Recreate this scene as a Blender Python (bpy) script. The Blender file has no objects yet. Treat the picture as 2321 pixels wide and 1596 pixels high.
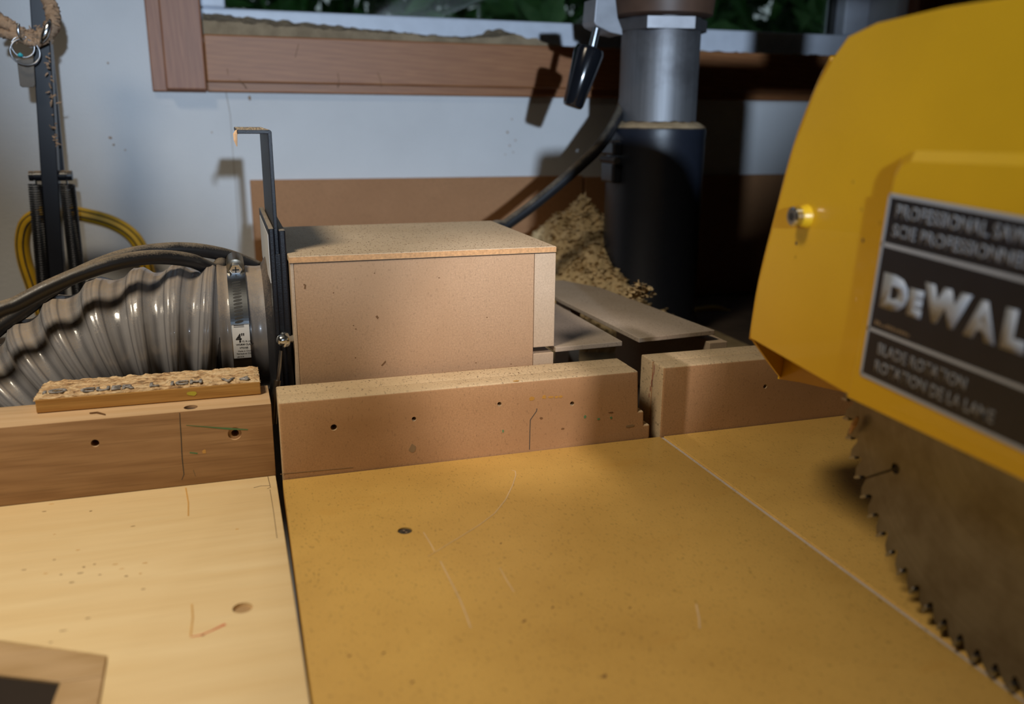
import bpy, bmesh, math, random
from mathutils import Vector, Matrix, noise
random.seed(7)
PI = math.pi
scene = bpy.context.scene
COL = scene.collection

# ------------------------------------------------------------------ camera
# metres; saw table surface is z = 0, X runs along the fence, Y away from the viewer
CAM = Vector((0, 0, .25))
RIGHT = Vector((.95046942, -.31070301, .00845649))
DOWN = Vector((-.07398265, -.25257751, -.9647441))
FWD = Vector((.30188482, .91633413, -.26305383))
FPX = 1962.71
cd = bpy.data.cameras.new('camera')
cam = bpy.data.objects.new('camera', cd)
COL.objects.link(cam)
up, back = -DOWN, -FWD
cam.matrix_world = Matrix(((RIGHT.x, up.x, back.x, CAM.x), (RIGHT.y, up.y, back.y, CAM.y),
                           (RIGHT.z, up.z, back.z, CAM.z), (0, 0, 0, 1)))
cd.sensor_width = 36
cd.lens = FPX / 2321 * 36
cd.clip_start = .01
cd.dof.use_dof = True
cd.dof.focus_distance = .67
cd.dof.aperture_fstop = 5.0
scene.camera = cam

# ------------------------------------------------------------------ world, lamps, exposure
w = bpy.data.worlds.new('daylight')
scene.world = w
w.use_nodes = True
w.node_tree.nodes['Background'].inputs[0].default_value = (.78, .90, 1.0, 1)
w.node_tree.nodes['Background'].inputs[1].default_value = .30

def lamp(kind, name, loc, target, power, color, size=.1, **kw):
    l = bpy.data.lights.new(name, kind)
    l.energy = power
    l.color = color
    if kind == 'AREA':
        l.shape = kw.get('shape', 'RECTANGLE')
        l.size = size
        l.size_y = kw.get('size_y', size)
    else:
        l.shadow_soft_size = size
    if kind == 'SPOT':
        l.spot_size = kw['angle']
        l.spot_blend = kw['blend']
    o = bpy.data.objects.new(name, l)
    COL.objects.link(o)
    o.location = loc
    o.rotation_euler = (Vector(target) - Vector(loc)).to_track_quat('-Z', 'Y').to_euler()
    return o

# cool work lamp behind the viewer, a warm ceiling can to the left, a lamp above the operator
lamp('SPOT', 'cool_work_lamp', (.073, -.90, .428), (.29, 1.2, .64), 112, (.66, .81, 1.0), .016, angle=math.radians(41), blend=.55)
lamp('SPOT', 'warm_ceiling_lamp', (-.48, .20, 1.15), (-.17, .54, .05), 60, (1.0, .86, .66), .15, angle=math.radians(72), blend=1.0)
lamp('SPOT', 'overhead_lamp', (.37, -.50, .90), (.235, .62, .07), 52, (1.0, .88, .82), .03, angle=math.radians(11), blend=.35)
scene.view_settings.view_transform = 'Standard'
scene.view_settings.look = 'None'
scene.view_settings.gamma = 1
scene.view_settings.use_curve_mapping = False
scene.view_settings.exposure = -0.10

# ------------------------------------------------------------------ helpers
def ray(px, py):
    return RIGHT * (px - 1160.5) + DOWN * (py - 798) + FWD * FPX
def atx(px, py, x):
    d = ray(px, py); return CAM + d * (x / d.x)
def aty(px, py, y):
    d = ray(px, py); return CAM + d * (y / d.y)
def atz(px, py, z):
    d = ray(px, py); return CAM + d * ((z - CAM.z) / d.z)

def tag(o, label=None, cat=None, group=None, kind=None):
    if label: o['label'] = label
    if cat: o['category'] = cat
    if group: o['group'] = group
    if kind: o['kind'] = kind
    return o

def thing(name, loc, label, cat, group=None):
    o = bpy.data.objects.new(name, None)
    o.empty_display_size = .02
    COL.objects.link(o)
    o.location = loc
    return tag(o, label, cat, group)

def wloc(o):
    v = Vector((0, 0, 0))
    while o is not None:
        v = v + Vector(o.location); o = o.parent
    return v

def link(name, bm, mat, parent=None, smooth=None, origin=None):
    """bm holds world coordinates; the object's origin goes to its base"""
    if smooth is not None:
        for f in bm.faces: f.smooth = smooth > 0
    vs = [v.co for v in bm.verts]
    if origin is None:
        lo = Vector((min(v.x for v in vs), min(v.y for v in vs), min(v.z for v in vs)))
        hi = Vector((max(v.x for v in vs), max(v.y for v in vs), max(v.z for v in vs)))
        origin = Vector(((lo.x + hi.x) / 2, (lo.y + hi.y) / 2, lo.z))
    origin = Vector(origin)
    bmesh.ops.translate(bm, verts=bm.verts, vec=-origin)
    me = bpy.data.meshes.new(name)
    bm.to_mesh(me); bm.free()
    if smooth is not None and 0 < smooth < 3:
        me.set_sharp_from_angle(angle=smooth)
    mats = mat if isinstance(mat, (list, tuple)) else [mat]
    for m in mats: me.materials.append(m)
    o = bpy.data.objects.new(name, me)
    COL.objects.link(o)
    o.location = origin - (wloc(parent) if parent else Vector())
    if parent: o.parent = parent
    return o

def bm_box(x0, x1, y0, y1, z0, z1, bev=0, seg=2, bm=None):
    b = bmesh.new()
    bmesh.ops.create_cube(b, size=1)
    for v in b.verts:
        v.co = Vector(((x0 + x1) / 2 + v.co.x * (x1 - x0), (y0 + y1) / 2 + v.co.y * (y1 - y0), (z0 + z1) / 2 + v.co.z * (z1 - z0)))
    if bev:
        bmesh.ops.bevel(b, geom=list(b.edges), offset=bev, segments=seg, profile=.5, affect='EDGES')
    return merge(bm, b)

def merge(bm, b):
    if bm is None: return b
    me = bpy.data.meshes.new('t'); b.to_mesh(me); b.free()
    bm.from_mesh(me); bpy.data.meshes.remove(me)
    return bm

def bm_prism(pts, vec, bev=0, seg=2, bm=None, cap_mid=False):
    """polygon of 3-D points swept by vec"""
    b = bmesh.new()
    vec = Vector(vec)
    a = [b.verts.new(Vector(p)) for p in pts]
    c = [b.verts.new(Vector(p) + vec) for p in pts]
    n = len(pts)
    b.faces.new(a); b.faces.new(list(reversed(c)))
    for i in range(n):
        b.faces.new((a[i], c[i], c[(i + 1) % n], a[(i + 1) % n]))
    bmesh.ops.recalc_face_normals(b, faces=list(b.faces))
    if bev:
        bmesh.ops.bevel(b, geom=list(b.edges), offset=bev, segments=seg, profile=.5, affect='EDGES', clamp_overlap=True)
    return merge(bm, b)

def frame_for(d):
    d = d.normalized()
    a = Vector((0, 0, 1)) if abs(d.z) < .9 else Vector((1, 0, 0))
    u = d.cross(a).normalized()
    return u, d.cross(u).normalized()

def bm_tube(pts, r, seg=12, caps=True, bm=None, closed=False):
    pts = [Vector(p) for p in pts]
    n = len(pts)
    rs = r if isinstance(r, (list, tuple)) else [r] * n
    b = bmesh.new()
    rings = []
    u = None
    for i, p in enumerate(pts):
        if closed: d = pts[(i + 1) % n] - pts[i - 1]
        else: d = pts[min(i + 1, n - 1)] - pts[max(i - 1, 0)]
        d.normalize()
        if u is None: u, v = frame_for(d)
        else:
            u = (u - d * u.dot(d)).normalized(); v = d.cross(u)
        rings.append([b.verts.new(p + (u * math.cos(2 * PI * k / seg) + v * math.sin(2 * PI * k / seg)) * rs[i]) for k in range(seg)])
    m = n if closed else n - 1
    for i in range(m):
        A, B = rings[i], rings[(i + 1) % n]
        for k in range(seg):
            b.faces.new((A[k], A[(k + 1) % seg], B[(k + 1) % seg], B[k]))
    if caps and not closed:
        b.faces.new(list(reversed(rings[0]))); b.faces.new(rings[-1])
    bmesh.ops.recalc_face_normals(b, faces=list(b.faces))
    return merge(bm, b)

def spline(ctrl, n=12):
    """Catmull-Rom through control points"""
    P = [Vector(c) for c in ctrl]
    P = [P[0] * 2 - P[1]] + P + [P[-1] * 2 - P[-2]]
    out = []
    for i in range(1, len(P) - 2):
        for k in range(n):
            t = k / n
            out.append(.5 * ((2 * P[i]) + (-P[i - 1] + P[i + 1]) * t + (2 * P[i - 1] - 5 * P[i] + 4 * P[i + 1] - P[i + 2]) * t * t + (-P[i - 1] + 3 * P[i] - 3 * P[i + 1] + P[i + 2]) * t ** 3))
    out.append(P[-2])
    return out

def drill(o, cyls):
    """real holes: (centre, axis, radius, depth) in world coordinates"""
    bm = bmesh.new()
    for c, ax, r, dep in cyls:
        ax = Vector(ax).normalized()
        bm_tube([Vector(c) - ax * .004, Vector(c) + ax * dep], r, 20, True, bm)
    h = link('cutter', bm, M['dark'], None, origin=(0, 0, 0))
    md = o.modifiers.new('holes', 'BOOLEAN')
    md.operation = 'DIFFERENCE'; md.solver = 'EXACT'; md.object = h
    bpy.context.view_layer.update()
    me = bpy.data.meshes.new_from_object(o.evaluated_get(bpy.context.evaluated_depsgraph_get()))
    o.modifiers.clear()
    old = o.data; o.data = me
    bpy.data.objects.remove(h)
    me.set_sharp_from_angle(angle=.6)
    return o

def text_bm(body, size, fn, xs=1.0, bold=0.0, align='LEFT', depth=.00012, spacing=1.0):
    """flat lettering, mapped through fn(x, y, n) -> point"""
    c = bpy.data.curves.new('t', 'FONT')
    c.body = body; c.size = size; c.offset = bold; c.align_x = align; c.resolution_u = 3
    c.space_character = spacing
    o = bpy.data.objects.new('t', c)
    COL.objects.link(o)
    bpy.context.view_layer.update()
    me = bpy.data.meshes.new_from_object(o.evaluated_get(bpy.context.evaluated_depsgraph_get()))
    bm = bmesh.new(); bm.from_mesh(me)
    bpy.data.objects.remove(o); bpy.data.meshes.remove(me)
    r = bmesh.ops.extrude_face_region(bm, geom=list(bm.faces))
    for v in [g for g in r['geom'] if isinstance(g, bmesh.types.BMVert)]: v.co.z = 1
    for v in bm.verts: v.co = fn(v.co.x * xs, v.co.y, depth * (1 if v.co.z > .5 else 0))
    bmesh.ops.recalc_face_normals(bm, faces=list(bm.faces))
    return bm

def stroke(name, pts, width, nrm, mat, parent, h=.00012):
    """a thin line of pencil, crayon or scratch lying on a surface"""
    nrm = Vector(nrm)
    pts = [Vector(p) for p in pts]
    ws = width if isinstance(width, (list, tuple)) else [width] * len(pts)
    bm = bmesh.new()
    L = []
    for i, p in enumerate(pts):
        d = (pts[min(i + 1, len(pts) - 1)] - pts[max(i - 1, 0)]).normalized()
        s = nrm.cross(d).normalized() * ws[i] / 2
        L.append([bm.verts.new(p + s), bm.verts.new(p - s), bm.verts.new(p - s + nrm * h), bm.verts.new(p + s + nrm * h)])
    for i in range(len(L) - 1):
        for k in range(4):
            bm.faces.new((L[i][k], L[i][(k + 1) % 4], L[i + 1][(k + 1) % 4], L[i + 1][k]))
    bm.faces.new(L[0]); bm.faces.new(list(reversed(L[-1])))
    bmesh.ops.recalc_face_normals(bm, faces=list(bm.faces))
    return link(name, bm, mat, parent)

def blob(name, c, nrm, rx, ry, mat, parent, h=.0002, seed=0, ax=(1, 0, 0)):
    """a small irregular flat mark"""
    rnd = random.Random(seed)
    nrm = Vector(nrm).normalized()
    u = Vector(ax).normalized(); v = nrm.cross(u)
    pts = [Vector(c) + u * math.cos(a) * rx * rnd.uniform(.7, 1.2) + v * math.sin(a) * ry * rnd.uniform(.7, 1.2)
           for a in [2 * PI * k / 11 for k in range(11)]]
    return link(name, bm_prism(pts, nrm * h), mat, parent)

# ------------------------------------------------------------------ materials
M = {}
def newmat(name):
    m = bpy.data.materials.new(name)
    m.use_nodes = True
    nt = m.node_tree
    return m, nt, nt.nodes['Principled BSDF']
def N(nt, t, **kw):
    n = nt.nodes.new(t)
    for k, v in kw.items():
        if k in n.inputs: n.inputs[k].default_value = v
        else: setattr(n, k, v)
    return n
def coords(nt, scale=(1, 1, 1), rot=(0, 0, 0), world=True):
    mp = N(nt, 'ShaderNodeMapping')
    mp.inputs['Scale'].default_value = scale
    mp.inputs['Rotation'].default_value = rot
    src = N(nt, 'ShaderNodeTexCoord') if not world else N(nt, 'ShaderNodeNewGeometry')
    nt.links.new(src.outputs['Object' if not world else 'Position'], mp.inputs['Vector'])
    return mp.outputs[0]
def ramp(nt, fac, stops):
    r = N(nt, 'ShaderNodeValToRGB')
    e = r.color_ramp.elements
    while len(e) > 1: e.remove(e[-1])
    e[0].position, e[0].color = stops[0][0], tuple(stops[0][1]) + (1,)
    for p, c in stops[1:]:
        x = e.new(p); x.color = tuple(c) + (1,)
    nt.links.new(fac, r.inputs[0])
    return r.outputs[0]
def mix(nt, fac, a, b, mode='MIX'):
    x = N(nt, 'ShaderNodeMix', data_type='RGBA', blend_type=mode)
    for val, s in ((fac, x.inputs[0]), (a, x.inputs[6]), (b, x.inputs[7])):
        if hasattr(val, 'is_output'): nt.links.new(val, s)
        elif isinstance(val, (int, float)): s.default_value = val
        else: s.default_value = tuple(val) + (1,)
    return x.outputs[2]
def noise_(nt, vec, scale, detail=4, rough=.5, dist=0):
    n = N(nt, 'ShaderNodeTexNoise')
    n.inputs['Scale'].default_value = scale
    n.inputs['Detail'].default_value = detail
    n.inputs['Roughness'].default_value = rough
    n.inputs['Distortion'].default_value = dist
    nt.links.new(vec, n.inputs['Vector'])
    return n.outputs[0]
def bump(nt, bs, h, strength=.2, dist=.001):
    b = N(nt, 'ShaderNodeBump')
    b.inputs['Strength'].default_value = strength
    b.inputs['Distance'].default_value = dist
    nt.links.new(h, b.inputs['Height'])
    nt.links.new(b.outputs[0], bs.inputs['Normal'])

def plain(name, color, rough=.5, metal=0, coat=0, var=.12, vscale=60, spec=.5, bmp=0):
    m, nt, bs = newmat(name)
    v = coords(nt)
    f = noise_(nt, v, vscale, 4)
    lo = tuple(c * (1 - var) for c in color); hi = tuple(min(1, c * (1 + var)) for c in color)
    nt.links.new(ramp(nt, f, [(.3, lo), (.7, hi)]), bs.inputs['Base Color'])
    bs.inputs['Roughness'].default_value = rough
    bs.inputs['Metallic'].default_value = metal
    bs.inputs['Coat Weight'].default_value = coat
    bs.inputs['Specular IOR Level'].default_value = spec
    if bmp: bump(nt, bs, noise_(nt, v, 700, 3), bmp, .0005)
    M[name] = m
    return m

def dusty(name, color, dust, rough=.4, metal=0, lo=.55, hi=.95, amount=.9, coat=0, bmp=0):
    """surface with sawdust settled on whatever faces up"""
    m, nt, bs = newmat(name)
    v = coords(nt)
    g = N(nt, 'ShaderNodeNewGeometry')
    sx = N(nt, 'ShaderNodeSeparateXYZ'); nt.links.new(g.outputs['Normal'], sx.inputs[0])
    n1 = noise_(nt, v, 900, 3, .7)
    n2 = noise_(nt, v, 60, 4, .6)
    a = N(nt, 'ShaderNodeMath', operation='ADD'); nt.links.new(sx.outputs[2], a.inputs[0])
    ms = N(nt, 'ShaderNodeMath', operation='MULTIPLY_ADD'); nt.links.new(n1, ms.inputs[0]); ms.inputs[1].default_value = .9; ms.inputs[2].default_value = -.45
    nt.links.new(ms.outputs[0], a.inputs[1])
    a2 = N(nt, 'ShaderNodeMath', operation='ADD'); nt.links.new(a.outputs[0], a2.inputs[0])
    ms2 = N(nt, 'ShaderNodeMath', operation='MULTIPLY_ADD'); nt.links.new(n2, ms2.inputs[0]); ms2.inputs[1].default_value = .8; ms2.inputs[2].default_value = -.4
    nt.links.new(ms2.outputs[0], a2.inputs[1])
    mr = N(nt, 'ShaderNodeMapRange'); nt.links.new(a2.outputs[0], mr.inputs[0])
    mr.inputs[1].default_value = lo; mr.inputs[2].default_value = hi; mr.inputs[3].default_value = 0; mr.inputs[4].default_value = amount
    base = mix(nt, n2, tuple(c * .85 for c in color), tuple(min(1, c * 1.15) for c in color))
    d = mix(nt, n1, tuple(c * .7 for c in dust), dust)
    nt.links.new(mix(nt, mr.outputs[0], base, d), bs.inputs['Base Color'])
    rr = N(nt, 'ShaderNodeMapRange'); nt.links.new(mr.outputs[0], rr.inputs[0])
    rr.inputs[3].default_value = rough; rr.inputs[4].default_value = .95
    nt.links.new(rr.outputs[0], bs.inputs['Roughness'])
    bs.inputs['Metallic'].default_value = metal
    bs.inputs['Coat Weight'].default_value = coat
    if bmp: bump(nt, bs, n1, bmp, .0006)
    M[name] = m
    return m

def mdf(name, c, fleck=.75, rough=.75, light=1.25, blot=.18, stain=None, scale=1.0, dark_specks=.5):
    """fibreboard: fine fibres, dark flecks, faint clouds of wear"""
    m, nt, bs = newmat(name)
    v = coords(nt)
    fine = noise_(nt, v, 800 * scale, 4, .75)
    cloud = noise_(nt, v, 9, 5, .6)
    col = mix(nt, ramp(nt, fine, [(.28, (0, 0, 0)), (.72, (1, 1, 1))]), tuple(x * (2 - light) for x in c), tuple(min(1, x * light) for x in c))
    col = mix(nt, ramp(nt, cloud, [(.35, (0, 0, 0)), (.7, (1, 1, 1))]), col, tuple(x * (1 - blot) for x in (c[0], c[1] * .96, c[2] * .9)))
    spk = noise_(nt, coords(nt, (1, .45, .6), (.3, .5, .9)), 620 * scale, 2, .55)
    col = mix(nt, ramp(nt, spk, [(.60, (0, 0, 0)), (.70, (dark_specks,) * 3)]), col, tuple(x * fleck * .45 for x in c))
    if stain:
        st = noise_(nt, coords(nt, (.35, 1, 1)), 26, 4, .65)
        col = mix(nt, ramp(nt, st, [(.60, (0, 0, 0)), (.72, (.55,) * 3)]), col, stain)
    nt.links.new(col, bs.inputs['Base Color'])
    bs.inputs['Roughness'].default_value = rough
    bump(nt, bs, fine, .12, .0004)
    M[name] = m
    return m

def wood(name, c1, c2, axis=0, stretch=14, scale=30, rough=.5, rings=1.0, pores=.5, rotz=0, dist=2.0):
    """solid timber, grain running along the given axis"""
    m, nt, bs = newmat(name)
    s = [1, 1, 1]; s[axis] = 1 / stretch
    v = coords(nt, tuple(s), (0, 0, rotz))
    big = noise_(nt, v, scale, 5, .55, dist)
    wv = N(nt, 'ShaderNodeTexWave', wave_type='BANDS', bands_direction='DIAGONAL')
    wv.inputs['Scale'].default_value = scale * .8
    wv.inputs['Distortion'].default_value = 6
    wv.inputs['Detail'].default_value = 3
    wv.inputs['Detail Scale'].default_value = 1.2
    nt.links.new(v, wv.inputs['Vector'])
    s2 = [1, 1, 1]; s2[axis] = 1 / 40
    fine = noise_(nt, coords(nt, tuple(s2), (0, 0, rotz)), 900, 3, .6)
    f = mix(nt, .35 * rings, big, wv.outputs[0])
    col = mix(nt, ramp(nt, f, [(.25, (0, 0, 0)), (.75, (1, 1, 1))]), c1, c2)
    col = mix(nt, ramp(nt, fine, [(.5, (0, 0, 0)), (.75, (pores,) * 3)]), col, tuple(x * .6 for x in c2))
    nt.links.new(col, bs.inputs['Base Color'])
    bs.inputs['Roughness'].default_value = rough
    bump(nt, bs, fine, .08, .0004)
    M[name] = m
    return m

DUST = (.42, .31, .19)
plain('dark', (.004, .004, .004), .9)
plain('wall', (.62, .63, .64), .85, var=.04, vscale=12)
nt = M['wall'].node_tree; bs = nt.nodes['Principled BSDF']
bump(nt, bs, noise_(nt, coords(nt), 260, 4, .6), .35, .0016)
plain('room', (.24, .22, .19), .9)
plain('concrete', (.10, .09, .08), .9)
plain('white_vinyl', (.62, .66, .74), .45, var=.05)
mdf('table_mdf', (.63, .395, .105), rough=.42, light=1.12, stain=(.53, .29, .06), scale=1.15, dark_specks=.5)
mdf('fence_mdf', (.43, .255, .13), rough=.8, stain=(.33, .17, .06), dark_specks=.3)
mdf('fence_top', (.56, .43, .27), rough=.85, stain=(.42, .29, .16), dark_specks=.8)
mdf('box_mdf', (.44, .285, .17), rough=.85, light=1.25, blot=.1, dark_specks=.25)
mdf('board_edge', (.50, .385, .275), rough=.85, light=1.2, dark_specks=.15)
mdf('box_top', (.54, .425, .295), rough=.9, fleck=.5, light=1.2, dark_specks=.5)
mdf('hardboard', (.37, .18, .075), rough=.7, blot=.12)
mdf('kerf', (.50, .43, .36), rough=.95, light=1.3)
mdf('grey_board', (.40, .33, .26), rough=.9, blot=.2)
wood('maple', (.85, .67, .39), (.76, .56, .29), 0, 10, 34, .42, .35, .2, rotz=.12)
wood('maple_inset', (.55, .38, .21), (.42, .27, .12), 0, 6, 60, .5, 1.0, .3, rotz=.7)
wood('alder', (.42, .255, .135), (.315, .178, .088), 0, 9, 70, .5, .8, .5)
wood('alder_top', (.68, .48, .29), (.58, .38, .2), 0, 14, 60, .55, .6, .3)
wood('cedar', (.37, .155, .055), (.27, .10, .032), 0, 14, 110, .5, .6, .4)
wood('cedar_v', (.33, .14, .065), (.24, .09, .04), 2, 14, 110, .5, .6, .5)
wood('oak_edge', (.52, .30, .09), (.38, .19, .045), 0, 20, 90, .55, .8, .6)
plain('pencil', (.06, .055, .05), .7)
plain('pencil_soft', (.22, .15, .08), .8)
plain('green_mark', (.10, .22, .10), .8)
plain('red_mark', (.62, .13, .06), .7)
plain('orange_mark', (.60, .34, .10), .7)
plain('pale_scratch', (.60, .43, .24), .6)
plain('glue', (.50, .27, .06), .35)
plain('dark_stain', (.16, .08, .03), .8)
plain('steel', (.34, .34, .35), .32, 1, var=.25, vscale=40)
plain('zinc', (.62, .66, .70), .22, 1, var=.1)
plain('dull_band', (.30, .27, .22), .38, 1, var=.15)
plain('screw_grey', (.10, .10, .09), .4, .8)
plain('screw_dark', (.02, .02, .02), .6)
plain('black_gloss', (.008, .009, .012), .16, 0, .6)
plain('white_label', (.62, .64, .67), .45, var=.03)
plain('ink', (.012, .012, .014), .6)
plain('ink_grey', (.27, .26, .26), .85, var=.6, vscale=500)
plain('yellow_paint', (.64, .375, .012), .34, 0, .25, var=.04, vscale=20)
plain('yellow_dim', (.45, .28, .012), .5)
plain('decal_black', (.010, .011, .016), .4)
plain('decal_grey', (.34, .37, .42), .45, var=.05)
plain('decal_text', (.20, .21, .23), .5)
plain('motor_black', (.03, .03, .03), .5)
plain('arm_paint', (.10, .055, .035), .5)
plain('copper', (.45, .12, .03), .5)
plain('chip', (.60, .36, .19), .8)
plain('hose_yellow', (.58, .34, .012), .5)
plain('blue_bead', (.03, .42, .5), .4)
plain('tag_metal', (.10, .085, .07), .5, .6)
plain('glass_green', (.05, .12, .05), .6)
dusty('sleeve', (.014, .017, .026), DUST, .35, lo=.75, hi=1.1, amount=.95, bmp=.25)
dusty('black_powder', (.006, .007, .011), (.36, .30, .23), .42, lo=.6, hi=1.0, bmp=.35)
M['black_powder'].node_tree.nodes['Principled BSDF'].inputs['Specular IOR Level'].default_value = .3
dusty('black_rubber', (.014, .014, .016), (.33, .26, .18), .38, lo=.45, hi=1.15, amount=.85)
dusty('lamp_black', (.012, .014, .020), (.38, .28, .18), .3, lo=.6, hi=1.0)
def m_hose():
    m = dusty('hose', (.25, .25, .265), (.38, .29, .20), .20, lo=.45, hi=1.15, amount=.92, coat=.4)
    nt = m.node_tree; bs = nt.nodes['Principled BSDF']
    src = bs.inputs['Base Color'].links[0].from_socket
    at = N(nt, 'ShaderNodeAttribute', attribute_name='rib')
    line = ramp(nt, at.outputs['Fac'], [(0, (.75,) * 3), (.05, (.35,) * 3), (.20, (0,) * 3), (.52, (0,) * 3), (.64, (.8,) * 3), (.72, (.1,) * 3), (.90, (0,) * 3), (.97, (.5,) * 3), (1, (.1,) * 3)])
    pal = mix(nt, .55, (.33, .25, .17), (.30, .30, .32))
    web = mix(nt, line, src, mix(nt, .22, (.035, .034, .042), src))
    nt.links.new(web, bs.inputs['Base Color'])
m_hose()
dusty('cuff', (.17, .165, .17), (.36, .27, .18), .22, lo=.35, hi=1.1, amount=.9, coat=.3)
dusty('blast_port', (.03, .03, .034), (.33, .25, .18), .35, lo=.2, hi=1.0)
dusty('sill_white', (.6, .63, .7), DUST, .5, lo=.8, hi=1.0)

def m_sawdust(name, a, b, sc=700):
    m, nt, bs = newmat(name)
    v = coords(nt)
    f = noise_(nt, v, sc, 4, .7); g = noise_(nt, v, 45, 4, .6)
    c = mix(nt, f, a, b)
    nt.links.new(mix(nt, ramp(nt, g, [(.4, (0, 0, 0)), (.65, (.5,) * 3)]), c, tuple(x * .6 for x in a)), bs.inputs['Base Color'])
    bs.inputs['Roughness'].default_value = .95
    bump(nt, bs, f, .6, .002)
    M[name] = m
m_sawdust('sawdust', (.34, .23, .12), (.62, .46, .27))
m_sawdust('sawdust_grey', (.24, .17, .10), (.46, .35, .22))
m_sawdust('shavings', (.58, .43, .21), (.84, .68, .43), 300)
m_sawdust('fluff', (.30, .19, .11), (.52, .36, .24), 500)
m_sawdust('specks', (.07, .04, .02), (.22, .12, .06), 300)

# OSB face: matted coarse chips
m, nt, bs = newmat('osb')
v = coords(nt, (.35, 1, 1))
f1 = noise_(nt, v, 210, 6, .7, 1.2); f2 = noise_(nt, v, 900, 3, .6)
c = ramp(nt, f1, [(.36, (.12, .055, .02)), (.44, (.45, .25, .11)), (.50, (.70, .48, .26)), (.62, (.84, .66, .43))])
nt.links.new(mix(nt, .25, c, ramp(nt, f2, [(.3, (.4, .25, .12)), (.7, (.85, .68, .45))])), bs.inputs['Base Color'])
bs.inputs['Roughness'].default_value = .9
bump(nt, bs, f1, .9, .0022)
M['osb'] = m

# circular-ground, pitch-stained saw plate
m, nt, bs = newmat('blade_steel')
g = N(nt, 'ShaderNodeNewGeometry')
sub = N(nt, 'ShaderNodeVectorMath', operation='SUBTRACT'); nt.links.new(g.outputs['Position'], sub.inputs[0]); sub.inputs[1].default_value = (.3225, .2575, .1275)
ln = N(nt, 'ShaderNodeVectorMath', operation='LENGTH'); nt.links.new(sub.outputs[0], ln.inputs[0])
cb = N(nt, 'ShaderNodeCombineXYZ'); nt.links.new(ln.outputs['Value'], cb.inputs[0])
rg = noise_(nt, cb.outputs[0], 420, 4, .6)
st = noise_(nt, coords(nt), 35, 5, .6)
c = mix(nt, rg, (.15, .15, .155), (.30, .30, .305))
nt.links.new(mix(nt, ramp(nt, st, [(.4, (0, 0, 0)), (.62, (.6,) * 3)]), c, (.12, .105, .09)), bs.inputs['Base Color'])
bs.inputs['Metallic'].default_value = .85
bs.inputs['Roughness'].default_value = .36
bs.inputs['Anisotropic'].default_value = .5
M['blade_steel'] = m

# brushed column steel: vertical streaks
m, nt, bs = newmat('column_steel')
f = noise_(nt, coords(nt, (1, 1, .03)), 260, 4, .6)
b = noise_(nt, coords(nt), 16, 4, .6)
c = mix(nt, f, (.16, .165, .175), (.33, .335, .35))
nt.links.new(mix(nt, ramp(nt, b, [(.45, (0, 0, 0)), (.65, (.6,) * 3)]), c, (.10, .095, .10)), bs.inputs['Base Color'])
bs.inputs['Metallic'].default_value = .75
bs.inputs['Roughness'].default_value = .55
M['column_steel'] = m

m, nt, bs = newmat('glass')
bs.inputs['Base Color'].default_value = (.9, 1, .95, 1)
bs.inputs['Roughness'].default_value = .0
bs.inputs['Transmission Weight'].default_value = 1
bs.inputs['IOR'].default_value = 1.45
M['glass'] = m
m, nt, bs = newmat('leaf')
f = noise_(nt, coords(nt), 6, 4, .6)
nt.links.new(ramp(nt, f, [(.3, (.015, .05, .01)), (.55, (.05, .16, .03)), (.75, (.16, .32, .10))]), bs.inputs['Base Color'])
bs.inputs['Roughness'].default_value = .5
M['leaf'] = m

# ------------------------------------------------------------------ the room
YW = 1.20
def struct(name, bm, mat, parent=None):
    o = link(name, bm, mat, parent)
    if parent is None: o['kind'] = 'structure'
    return o
OX0, OX1, OZ0, OZ1 = -.0112, 1.03, .338, 1.15           # window opening
bm = bm_box(-2.0, OX0, YW, YW + .12, -.9, 1.5)
bm_box(OX1, 2.6, YW, YW + .12, -.9, 1.5, bm=bm)
bm_box(OX0, OX1, YW, YW + .12, -.9, OZ0, bm=bm)
bm_box(OX0, OX1, YW, YW + .12, OZ1, 1.5, bm=bm)
wall_back = struct('wall_back', bm, M['wall'])
stroke('plaster_crack', [aty(512, 208, YW - .0002), aty(522, 260, YW - .0002), aty(533, 420, YW - .0002), aty(545, 600, YW - .0002), aty(558, 740, YW - .0002)],
       [.0012, .0010, .0007, .0006, .0006], (0, -1, 0), plain('crack', (.40, .37, .34), .9), wall_back)
struct('floor', bm_box(-2.0, 2.6, -2.2, 1.32, -.95, -.9), M['concrete'])
struct('ceiling', bm_box(-2.0, 2.6, -2.2, 1.32, 1.5, 1.55), M['room'])
struct('wall_left', bm_box(-2.1, -2.0, -2.2, 1.32, -.9, 1.5), M['room'])
struct('wall_right', bm_box(2.6, 2.7, -2.2, 1.32, -.9, 1.5), M['room'])
struct('wall_front', bm_box(-2.0, 2.6, -2.3, -2.2, -.9, 1.5), M['room'])

# window: vinyl frame, pane, timber casing
win = thing('window_1', (.5, YW, OZ0), None, None); win['kind'] = 'structure'
link('sill_rail', bm_box(OX0, OX1, 1.262, 1.315, OZ0, .3825, .003), M['white_vinyl'], win)
link('jamb', bm_box(OX1 - .048, OX1, 1.262, 1.315, .3825, OZ1, .003), M['white_vinyl'], win)
link('jamb', bm_box(OX0, OX0 + .03, 1.262, 1.315, .3825, OZ1, .003), M['white_vinyl'], win)
link('head_rail', bm_box(OX0 + .03, OX1 - .048, 1.262, 1.315, OZ1 - .04, OZ1, .003), M['white_vinyl'], win)
link('sash_bead', bm_box(OX1 - .056, OX1 - .048, 1.285, 1.30, .3825, OZ1 - .04, .001), M['motor_black'], win)
link('pane', bm_box(OX0 + .03, OX1 - .056, 1.29, 1.294, .3825, OZ1 - .04), M['glass'], win)
link('stool', bm_box(OX0, OX1, 1.19, 1.262, OZ0 - .004, OZ0 + .002), M['sill_white'], win)

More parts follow.
